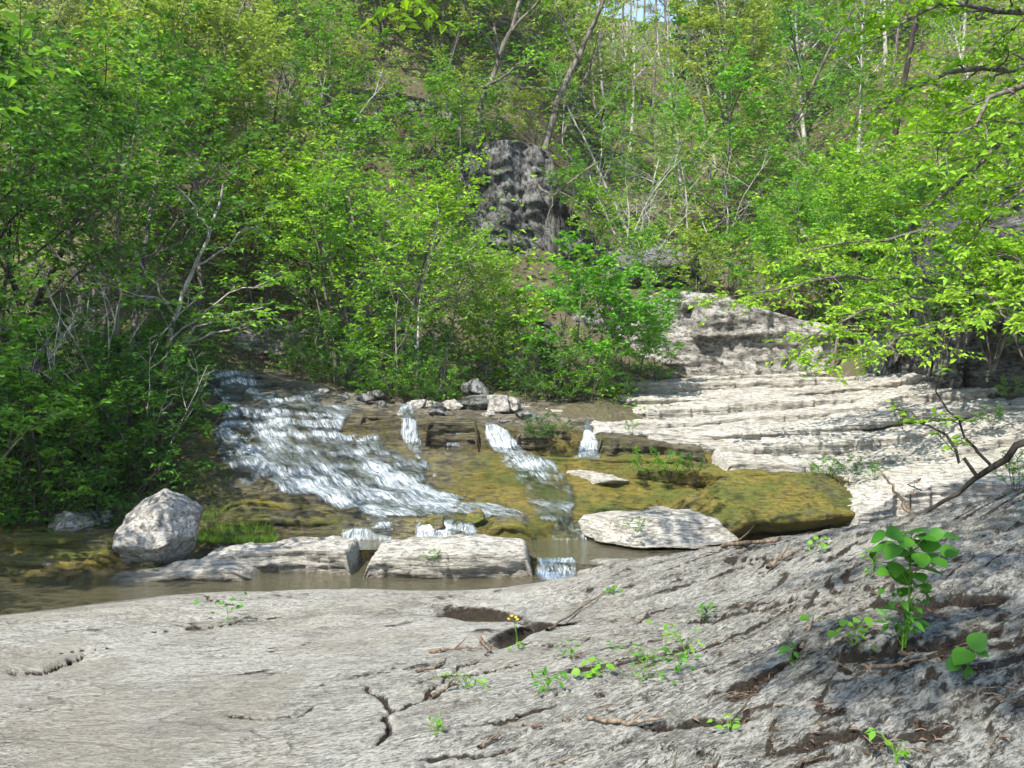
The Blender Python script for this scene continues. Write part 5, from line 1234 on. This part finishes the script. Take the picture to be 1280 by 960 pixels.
# leaning trunks above the dark cliff block
A = W(586, 262, 24.6)
limb_tree("tree", A, [A, W(590, 200, 24.8), W(603, 120, 25.0), W(630, 60, 25.2), W(652, 0, 25.4), W(690, -120, 25.6)],
          [[W(640, 40, 25.2), W(690, -20, 25), W(720, -60, 25)], [W(625, 75, 25.1), W(590, 20, 24.6), W(560, -30, 24.4)], [W(655, -10, 25.4), W(620, -60, 25), W(600, -110, 25)], [W(605, 110, 25), W(650, 80, 24.6), W(690, 60, 24.2)]],
          "tall pale based trunk leaning over the dark cliff block", 'leaf_mid', 'bark', 0.095, 0.15, nb=8, nt=5, nl=6, lb=0.9, lt=0.4, seed=103)
A = W(672, 232, 24.8)
limb_tree("tree", A, [A, W(690, 140, 25.0), W(720, 80, 25.2), W(745, 20, 25.4), W(775, -60, 25.6)],
          [[W(735, 40, 25.3), W(760, -10, 25), W(800, -60, 25)], [W(700, 115, 25.1), W(655, 110, 24.4), W(610, 95, 24)], [W(725, 75, 25.2), W(700, 20, 25), W(680, -30, 25)]],
          "dark slanting trunk rising right of the tall pale based trunk", 'leaf_mid', 'bark', 0.10, 0.14, nb=5, nt=4, nl=4, lb=0.8, lt=0.4, seed=104)
A = W(690, 245, 23.6)
limb_tree("dead_branch", A, [W(745, 205, 23.2), A, W(672, 232, 23.8), W(664, 215, 24)], [[A, W(684, 285, 23.3), W(672, 320, 23.2)], [W(700, 240, 23.4), W(740, 262, 23), W(760, 300, 23)]],
          "dead pale branch hanging over the dark cliff block", None, 'bark', 0.03, 0.1, bare=True, nb=4, nt=3, lb=0.5, lt=0.25, cat="branch", seed=105)
# shade tree behind the viewpoint: limbs hang into the top of the view
A = np.array([3.2, -3.6, 1.0])
K = np.array([2.6, -2.6, 6.2])
limb_tree("tree", A, [A, A + [-.1, .2, 2.5], A + [-.4, .7, 4.5], K],
          [[K, (1.4, 2.0, 6.9), (0.4, 5.5, 6.2), W(530, -25, 8.6)], [K, (1.2, -1.2, 7.2), (0.2, 0.2, 7.6), (-.6, 1.6, 7.4)], [K, (1.6, -.6, 8.0), (1.2, 1.0, 8.2), (0.9, 2.6, 7.8)],
           [K, (.8, -2.4, 7.6), (-.6, -1.6, 7.8), (-1.6, -.6, 7.6)], [K, (2.2, -1.4, 6.8), (2.0, -.2, 7.0), (1.8, 1.0, 6.8)], [K, (3.4, -1.8, 7.6), (3.2, -.4, 7.8), (3.0, .8, 7.7)]],
          "overhanging tree whose thin leafy branch dips into the top of the view", 'leaf_bright', 'bark_dark', 0.075, 0.13, nb=16, nt=9, nl=10, lb=1.1, lt=0.5, seed=106)

# --- single out the members of each group by tone, row and place in the row
def single_out(group, noun, rows, where, row_word="row"):
    L = sorted(PLANTS.get(group, []), key=lambda p: p[1])
    n = len(L); per = max(1, math.ceil(n / rows))
    names = {1: [""], 2: ["lower", "upper"], 3: ["lowest", "middle", "highest"], 4: ["lowest", "second", "third", "highest"], 5: ["lowest", "second", "third", "fourth", "highest"], 6: ["lowest", "second", "third", "fourth", "fifth", "highest"]}[rows]
    for i in range(rows):
        part = sorted(L[i * per:(i + 1) * per], key=lambda p: p[0])
        for j, (px, Y, lf, e) in enumerate(part):
            e["label"] = f"{TONE.get(lf, 'green')} {noun}, {ORD[min(j, 19)]} from left in the {names[i] + ' ' + row_word if rows > 1 else row_word} {where}"
single_out("woods of the left slope", "tree", 4, "of woods on the left slope")
single_out("woods above the dark cliff", "tree", 2, "of woods above the dark cliff")
single_out("saplings of the left slope", "sapling", 2, "of saplings on the left slope")
single_out("brush of the left slope", "brush", 1, "on the left slope")
single_out("woods of the right slope", "tree", 6, "of woods on the right slope")
single_out("bare trees of the right slope", "tree", 1, "on the right slope")
single_out("saplings of the right slope", "sapling", 1, "of saplings on the right slope")
single_out("bare trees of the far gap", "tree", 2, "in the far valley gap")
single_out("bushes above the right rocks", "bush", 1, "of bushes above the right rocks")
single_out("brush of the lower right slope", "brush", 1, "on the lower right slope")
single_out("small trees on the right cliff", "small tree", 1, "along the right cliff top")
single_out("shrubs of the left bank", "shrub", 3, "of shrubs on the left bank")
single_out("bare shrubs of the left bank", "shrub", 1, "among leaves of the left bank")

# ================================================================ undergrowth, seedlings, sticks and litter
def scatter_leaves(name, P, label, mat, leaf=0.07, per=10, hgt=0.35, rad=0.25, seed=0, width=0.55):
    r = np.random.default_rng(seed); n = len(P)
    base = np.repeat(P, per, 0)
    off = r.normal(size=(n * per, 3)) * np.array([rad, rad, 0]); off[:, 2] = r.uniform(0.03, 1, n * per) * np.repeat(hgt * r.uniform(0.4, 1.2, n), per)
    p = base + off
    a = r.uniform(0, 6.28, n * per); d = np.stack([np.cos(a), np.sin(a), r.normal(size=n * per) * 0.3 - 0.1], -1); d /= np.linalg.norm(d, axis=1)[:, None]
    w = Wood(1); w.lp = [p]; w.ld = [d]; w.ln = [np.array([0, 0, 1.0]) + r.normal(size=(n * per, 3)) * 0.5]; w.ls = [leaf * r.uniform(0.5, 1.25, n * per)]
    return link(name, w.leaf_mesh(name, width), M[mat], label=label, kind="stuff")

def hill_points(n, pxr, yr, seed, thr=-0.1, sc=0.35):
    r = np.random.default_rng(seed)
    px = r.uniform(*pxr, n); Y = np.sqrt(r.uniform(yr[0] ** 2, yr[1] ** 2, n)); x = (px - 640) / F * Y
    k = fbm(P3(x * sc, Y * sc, seed), 3) > thr
    x, Y = x[k], Y[k]
    return np.stack([x, Y, hill_z(x, Y)], -1)
scatter_leaves("undergrowth", hill_points(2600, (-160, 270), (11.6, 19), 1, -0.3), "shaded green undergrowth covering the left bank", 'leaf_dark', 0.075, 11, 0.40, 0.20, 2)
scatter_leaves("undergrowth", hill_points(6000, (-160, 640), (19, 36), 3, -0.15), "patchy green undergrowth over the steep left slope", 'leaf_mid', 0.12, 10, 0.6, 0.32, 4)
scatter_leaves("undergrowth", hill_points(7500, (640, 1450), (21.5, 75), 5, -0.25, 0.2), "pale green undergrowth over the far right slope", 'leaf_bright', 0.19, 9, 0.8, 0.6, 6)
scatter_leaves("undergrowth", hill_points(700, (250, 830), (16.6, 20.2), 7, 0.0, 0.8), "low green plants between the rocks above the falls", 'leaf_mid', 0.07, 9, 0.25, 0.16, 8)

# --- seedlings with large leaves, each leaf its own piece
def leaf_blade(name, pts, fold=0.10, curl=0.12):
    """outline half-widths along the midrib -> a folded blade, base at the origin, along +X"""
    L = [(x, w, -curl * x * x) for x, w in pts]
    V = []; Fq = []; Ft = []
    for x, w, z in L:
        V += [(x, -w, z + fold * w * 2), (x, 0, z), (x, w, z + fold * w * 2)]
    for i in range(len(L) - 1):
        b = 3 * i
        Fq += [(b, b + 3, b + 4, b + 1), (b + 1, b + 4, b + 5, b + 2)]
    return mesh_from(name, np.array(V), np.array(Fq), smooth=True)
ROUND = leaf_blade("leaf", [(0, .06), (.06, .26), (.2, .42), (.4, .47), (.6, .42), (.8, .26), (.93, .10), (1.0, .004)])
LANCE = leaf_blade("leaf", [(0, .01), (.12, .13), (.3, .22), (.5, .22), (.75, .12), (1.0, .004)])
for me_, mt_ in ((ROUND, 'leaf_seed'), (LANCE, 'leaf_mid')): me_.materials.append(M[mt_])
DRY = leaf_blade("leaf", [(0, .01), (.12, .17), (.3, .27), (.5, .28), (.75, .17), (1.0, .004)], fold=0.35, curl=-0.25); DRY.materials.append(M['leaf_dry'])
from mathutils import Matrix
def orient(o, loc, d, n, s):
    d = Vector(d).normalized(); n = Vector(n); y = n.cross(d).normalized(); z = d.cross(y)
    m = Matrix((d, y, z)).transposed().to_4x4()
    o.matrix_basis = Matrix.Translation(Vector(loc)) @ m @ Matrix.Scale(s, 4)

def seedling(base, leaves, label, mesh, name="seedling", seed=0, stem_r=0.004, mat=None):
    """leaves: (point in the world, length); stems rise from the base"""
    r = np.random.default_rng(seed); base = np.array(base, float)
    e = empty(name, base); tag(e, label, "plant")
    w = Wood(seed)
    top = np.mean([p for p, s in leaves], 0) - base
    main = np.array([[0, 0, -0.03], top * 0.35 + [0.01, 0, 0], top * 0.7, top * 1.05])
    t = np.linspace(0, 3, 9); main = np.stack([np.interp(t, range(4), main[:, j]) for j in range(3)], -1)
    w.tube(main, np.linspace(stem_r, stem_r * 0.5, 9), 6)
    for p, s in leaves:
        q = np.array(p) - base
        a = main[int(np.argmin(np.linalg.norm(main - (q + [0, 0, -0.05]), axis=1)))]
        out = q - a; out[2] *= 0.3; out /= np.linalg.norm(out) + 1e-6
        d = out * 0.9 + r.normal(size=3) * 0.35 + np.array([0, -0.25, -0.25])
        n = np.array([0, -0.45, 1.0]) + r.normal(size=3) * 0.30
        start = q - d / np.linalg.norm(d) * s * 0.5
        w.tube(np.array([a, a * 0.4 + start * 0.6 + [0, 0, 0.012], start]), [stem_r * 0.45, stem_r * 0.35, stem_r * 0.25], 4)
        o = bpy.data.objects.new("leaf", mesh); COL.objects.link(o); o.parent = e
        orient(o, start, d, n, s)
        if mat: o.material_slots[0].link = 'OBJECT'; o.material_slots[0].material = M[mat]
    link("stem", w.wood_mesh("stem"), M['leaf_mid'], e)
    return e
def seat(px, py):
    p = hit_front(px, py); p[2] = front_z(p[0], p[1]); return p
b1 = seat(1132, 797); Y1 = b1[1]
big = [(1136, 664, .10), (1108, 684, .10), (1126, 690, .085), (1142, 706, .085), (1162, 698, .095), (1166, 714, .10), (1128, 722, .095), (1156, 734, .075), (1190, 671, .085), (1188, 690, .08), (1098, 672, .08), (1150, 680, .10),
       (1118, 668, .085), (1164, 682, .085), (1140, 690, .09), (1112, 702, .075), (1132, 740, .08), (1172, 668, .07), (1093, 692, .06), (1150, 722, .08), (1120, 712, .08), (1148, 664, .08), (1104, 716, .06), (1130, 676, .10), (1158, 672, .09), (1136, 716, .085), (1116, 690, .09), (1146, 694, .09), (1176, 704, .075), (1100, 686, .075), (1142, 728, .075), (1152, 700, .085)]
r_ = np.random.default_rng(77)
seedling(b1, [(W(px, py, Y1 + r_.uniform(-.12, .10)), s) for px, py, s in big], "leafy seedling with big round leaves growing from a rock crack", ROUND, seed=1, stem_r=0.006)
b2 = seat(1122, 800)
sm = [(W(r_.uniform(1098, 1160), r_.uniform(738, 796), Y1 + r_.uniform(-.14, .06)), r_.uniform(.035, .065)) for _ in range(42)]
seedling(b2, sm, "low weed with small pointed leaves under the big leafed seedling", LANCE, name="weed", seed=2, mat='leaf_seed')
b3 = seat(1090, 712)
seedling(b3, [(W(r_.uniform(1078, 1112), r_.uniform(686, 718), b3[1] + r_.uniform(-.1, .06)), r_.uniform(.03, .05)) for _ in range(26)], "small leaved vine beside the big leafed seedling", LANCE, name="vine", seed=3)
b4 = seat(1206, 838)
seedling(b4, [(W(px, py, b4[1] - .02), s) for px, py, s in [(1224, 802, .085), (1204, 822, .10), (1192, 832, .06), (1230, 818, .05), (1212, 840, .045)]], "young plant with a few broad leaves right of the seedling", ROUND, seed=4)
WEEDS = [(282, 778, .20, 12, "tiny weed alone on the left bedrock"), (578, 857, .11, 16, "bushy weed in the middle of the bedrock"), (682, 866, .10, 22, "bright moss green weed in a crack at bedrock centre"), (742, 846, .08, 12, "small weed just right of the bright moss green one"),
         (800, 852, .16, 26, "broad low weed in the long crack"), (858, 822, .17, 24, "tall weed above the long crack"), (882, 770, .10, 14, "little weed below the driftwood stick"), (545, 916, .06, 12, "tiny bright weed near the bottom crack"),
         (990, 814, .10, 10, "weed beside the diagonal crack"), (1068, 800, .14, 16, "weed just left of the small pointed leaved weed"), (718, 822, .10, 10, "faint sprig between dark cracks"), (912, 905, .06, 8, "sprout beside a dark lower crack"),
         (765, 742, .05, 8, "sprout on the slope under the olive pool"), (1120, 950, .10, 10, "weed at the bottom edge of the bedrock"), (845, 838, .09, 12, "low weed right of the broad low weed"), (1028, 690, .12, 10, "sprig near the crest of the bedrock")]
for i, (px, py, sz, n, lab) in enumerate(WEEDS):
    b = seat(px, py); rr2 = np.random.default_rng(200 + i)
    lv = [(b + np.array([rr2.normal() * sz * .55, rr2.normal() * sz * .5, rr2.uniform(.15, 1) * sz]), rr2.uniform(.025, .05)) for _ in range(n)]
    seedling(b, lv, lab, LANCE if i % 3 else ROUND, name="weed", seed=300 + i, stem_r=0.003, mat='leaf_mid' if i % 2 else 'leaf_seed')
b5 = seat(648, 806)
e = seedling(b5, [(b5 + np.array([.03, 0, .03]), .07), (b5 + np.array([.0, -.02, .05]), .08), (b5 + np.array([-.06, 0, .01]), .05), (b5 + np.array([-.02, 0, .17]), .03)], "yellow flower on a thin stem beside the dark hollow", LANCE, name="flower", seed=9)
for k in range(7):
    o = bpy.data.objects.new("petal", ROUND); COL.objects.link(o); o.parent = e
    a = k * 0.9; orient(o, (-.035 + .022 * math.cos(a), .018 * math.sin(a), .19 + .008 * (k % 3)), (math.cos(a), math.sin(a) - .3, .5), (0, -.5, 1), .020)
    o.material_slots[0].link = 'OBJECT'; o.material_slots[0].material = M['petal']
w = Wood(5); w.tube(np.array([[0, 0, 0], [-.01, 0, .1], [-.035, 0, .19]]), [.003, .0025, .002], 5); link("flower_stem", w.wood_mesh("flower_stem"), M['leaf_mid'], e)

# --- plants along the ledges
for px, py, Y, sc, lf, lab in [(806, 596, 13.35, .34, 'leaf_mid', "hanging fern like plant on the olive ledge"), (838, 597, 13.3, .30, 'leaf_cool', "leafy clump beside the hanging ledge plant"), (868, 596, 13.25, .26, 'leaf_dark', "dark clump at the right end of the plant fringed ledge"),
     (1030, 600, 12.65, .26, 'leaf_mid', "clump in the notch below the pale beds"), (1062, 600, 12.6, .28, 'leaf_dark', "darker clump right of the notch clump"), (1095, 600, 12.6, .20, 'leaf_mid', "small clump at the right end of the notch"), (795, 668, 10.85, .16, 'leaf_mid', "small plant growing on the white slab"), (540, 704, 10.0, .12, 'leaf_cool', "small plant on the long pale shelf front"),
     (690, 553, 14.3, .36, 'leaf_dark', "dark mossy clump on the ledge right of the thin fall"), (670, 552, 14.35, .3, 'leaf_dark', "dark clump touching the thin fall"), (790, 541, 15.0, .18, 'leaf_cool', "bright tuft on the bed above the short fall"), (1240, 532, 13.6, .25, 'leaf_mid', "tuft in the upper joint of the right beds"), (1180, 540, 13.8, .2, 'leaf_mid', "small tuft left of the joint tuft"),
     (1130, 535, 14.2, .2, 'leaf_dark', "dark tuft in the long joint of the beds"), (1262, 500, 14.8, .3, 'leaf_mid', "tuft by the right edge on the upper beds"), (1270, 610, 8.0, .26, 'leaf_cool', "green sprig on the bedrock crest by the right edge")]:
    plant('shrub2', px, Y, sc, lf, 'bark_dark', "shrub", lab, py=py, cat="plant")

for i, (px, Y, sc, lf) in enumerate([(442, 16.6, .5, 'leaf_dark'), (462, 16.3, .45, 'leaf_mid'), (488, 16.4, .5, 'leaf_dark'), (512, 16.5, .55, 'leaf_mid'), (535, 16.2, .45, 'leaf_dark'), (556, 16.5, .5, 'leaf_mid'), (395, 17.0, .5, 'leaf_dark'), (365, 17.3, .5, 'leaf_mid'), (655, 16.9, .5, 'leaf_dark'), (700, 17.0, .5, 'leaf_mid'), (720, 17.3, .5, 'leaf_dark'), (752, 17.6, .5, 'leaf_mid'), (775, 17.9, .5, 'leaf_dark')]):
    plant('shrub2', px, Y, sc, lf, 'bark_dark', "shrub", None, z=bed_at(px, Y), group="low shrubs above the falls")
single_out("low shrubs above the falls", "shrub", 1, "of low plants above the falls")

# --- dead wood
def stick(pts, r0, label, up=0.5, seed=0, name="stick"):
    P = np.array([seat(*p) for p in pts]); P[:, 2] += r0 * (1 + up)
    t = np.linspace(0, len(P) - 1, 12); Q = np.stack([np.interp(t, np.arange(len(P)), P[:, j]) for j in range(3)], -1)
    rr2 = np.random.default_rng(seed); Q[1:-1] += rr2.normal(size=(10, 3)) * r0 * 0.4
    w = Wood(seed); c = Q.mean(0)
    w.tube(Q - c, r0 * (1 - 0.55 * np.linspace(0, 1, 12)) * (1 + 0.2 * rr2.normal(size=12)), 7)
    w.tube(np.array([Q[5] - c, Q[6] - c + [0.02, 0, r0 * 3], Q[7] - c + [0.03, 0.02, r0 * 5]]), [r0 * .5, r0 * .35, r0 * .15], 5)
    o = link(name, w.wood_mesh(name), M['deadwood'], label=label, cat="stick"); o.location = c
for i, (pts, r0, lab) in enumerate([
    ([(868, 681), (905, 684), (945, 684), (976, 680)], .028, "thick driftwood stick on the bedrock crest under the golden slab"), ([(960, 714), (976, 703), (1004, 690)], .022, "crooked brown stick below the driftwood stick"),
    ([(535, 818), (570, 814), (602, 812)], .013, "brown stick left of the dark hollow"), ([(520, 843), (543, 838), (557, 826)], .011, "curved stick below the hollow stick"), ([(538, 868), (560, 859), (573, 852)], .012, "short stick beside the bushy weed"),
    ([(598, 936), (612, 929), (625, 922)], .010, "short stick near the bottom of the bedrock"), ([(684, 790), (725, 762), (768, 735)], .010, "long thin stick running down to the hollow"), ([(1002, 800), (1010, 787), (1017, 776)], .012, "upright brown stick by the diagonal crack"),
    ([(600, 800), (612, 815), (606, 820)], .012, "broken stick end at the foot of the hollow"), ([(1090, 823), (1125, 826), (1160, 820)], .010, "thin stick among dry leaves under the weed"), ([(735, 900), (790, 905), (830, 897)], .010, "thin stick across the lower bedrock")]):
    stick(pts, r0, lab, seed=400 + i)
A = W(1150, 648, 8.35)
limb_tree("fallen_branch", A, [W(1430, 505, 7.4), W(1285, 552, 7.7), W(1235, 585, 7.9), W(1200, 612, 8.1), W(1145, 650, 8.4)],
          [[W(1238, 585, 7.9), W(1205, 545, 8.1), W(1172, 478, 8.3)], [W(1222, 596, 7.95), W(1175, 540, 8.0), W(1120, 512, 8.1)]],
          "dark fallen limb with a few leafy twigs at the right edge", 'leaf_bright', 'bark_dark', 0.036, 0.075, nb=4, nt=3, nl=4, lb=0.22, lt=0.16, cat="branch", seed=107, k=8)
limb_tree("dead_twig", W(1140, 645, 8.5), [W(1140, 648, 8.5), W(1120, 615, 8.6), W(1098, 585, 8.7)], [[W(1130, 632, 8.55), W(1142, 612, 8.5), W(1150, 600, 8.5)]], "thin dead twig standing on the crest by the fallen limb", None, 'deadwood', 0.02, 0.1, bare=True, nb=2, nt=1, lb=0.15, lt=0.1, cat="branch", seed=108, k=6)

# --- dry leaves caught in the crack, grass by the boulder
for i in range(9):
    p = seat(r_.uniform(1062, 1150), r_.uniform(806, 834)) + np.array([0, 0, 0.012])
    o = link("dry_leaf", DRY, label="curled brown dry leaf caught in the crack under the weeds", cat="leaf", group="dry leaves in the crack")
    a = r_.uniform(0, 6.28); orient(o, p, (math.cos(a), math.sin(a), r_.normal() * .3), (r_.normal() * .4, r_.normal() * .4, 1), r_.uniform(.04, .075))
def grass(name, P, label, h=0.12, seed=0):
    r = np.random.default_rng(seed); n = len(P)
    w = Wood(1); d = r.normal(size=(n, 3)) * 0.35 + np.array([0, 0, 1.0]); d /= np.linalg.norm(d, axis=1)[:, None]
    nn = r.normal(size=(n, 3)); nn[:, 2] = 0
    w.lp = [P]; w.ld = [d]; w.ln = [nn]; w.ls = [h * r.uniform(0.5, 1.3, n)]
    return link(name, w.leaf_mesh(name, 0.10, 0.02), M['grass'], label=label, kind="stuff")
def bed_at(px, Y):
    c = int(np.clip((px + 250) / 2.6, 0, len(bpx) - 1)); r = int(np.clip(np.searchsorted(bY, Y), 0, len(bY) - 1)); return BZ2[r, c]
gp = []
for _ in range(1500):
    px = r_.uniform(245, 345); Y = 11.45 + abs(r_.normal()) * 0.22
    gp.append([(px - 640) / F * Y, Y, max(bed_at(px, Y), 0.12) + 0.0])
for _ in range(500):
    px = r_.uniform(150, 290); Y = r_.uniform(11.9, 13.0)
    gp.append([(px - 640) / F * Y, Y, max(bed_at(px, Y), float(hill_z(np.array([(px - 640) / F * Y]), np.array([Y]))[0]))])
grass("grass", np.array(gp), "bright green grass behind the big pale boulder", 0.085, 3)

# --- air: thin sunlit haze over the valley
hz = np.array([[x, y, z] for z in (-2.3, 64.0) for y in (-45.0, 175.0) for x in (-150.0, 150.0)])
# (the ground sheet and the hills reach beyond the valley; the air box holds the whole place)
hz[:, 0] *= 2.2; hz[:, 1] = np.where(hz[:, 1] < 0, -330, 330)
me = mesh_from("haze", hz, np.array([[0, 2, 3, 1], [4, 5, 7, 6], [0, 1, 5, 4], [2, 6, 7, 3], [0, 4, 6, 2], [1, 3, 7, 5]]), smooth=False)
t = NT("valley_air")
pv = t.n("ShaderNodeVolumePrincipled"); pv.inputs["Color"].default_value = (0.90, 0.95, 1.0, 1); pv.inputs["Density"].default_value = 0.0005; pv.inputs["Anisotropy"].default_value = 0.0
t.l(pv.outputs[0], t.out.inputs["Volume"])
link("haze", me, t.m, kind="stuff", label="thin pale haze in the air of the valley")

# --- litter: bits of dead leaf and twig caught in the joints of the near rock
r8 = np.random.default_rng(88); n8 = len(LITTER)
w = Wood(8); a = r8.uniform(0, 6.28, n8)
d = np.stack([np.cos(a), np.sin(a), r8.normal(size=n8) * 0.25], -1); d /= np.linalg.norm(d, axis=1)[:, None]
w.lp = [LITTER]; w.ld = [d]; w.ln = [np.array([0, 0, 1.0]) + r8.normal(size=(n8, 3)) * 0.45]; w.ls = [r8.uniform(0.012, 0.042, n8)]
link("leaf_litter", w.leaf_mesh("leaf_litter", 0.5, 0.2), M['leaf_dry'], label="brown bits of dead leaf in the joints of the near rock", kind="stuff")
w = Wood(9)
for p in LITTER[:260]:
    a = r8.normal() * 0.6 + 0.5; L = r8.uniform(0.03, 0.16)
    q = np.array([math.cos(a), math.sin(a), 0.0]) * L
    w.tube(np.array([p, p + q * 0.5 + [0, 0, 0.008], p + q + [r8.normal() * .01, r8.normal() * .01, 0.002]]), [0.0032, 0.0026, 0.0014], 4)
link("twig_litter", w.wood_mesh("twig_litter"), M['deadwood'], label="thin broken twigs scattered over the near rock joints", kind="stuff")
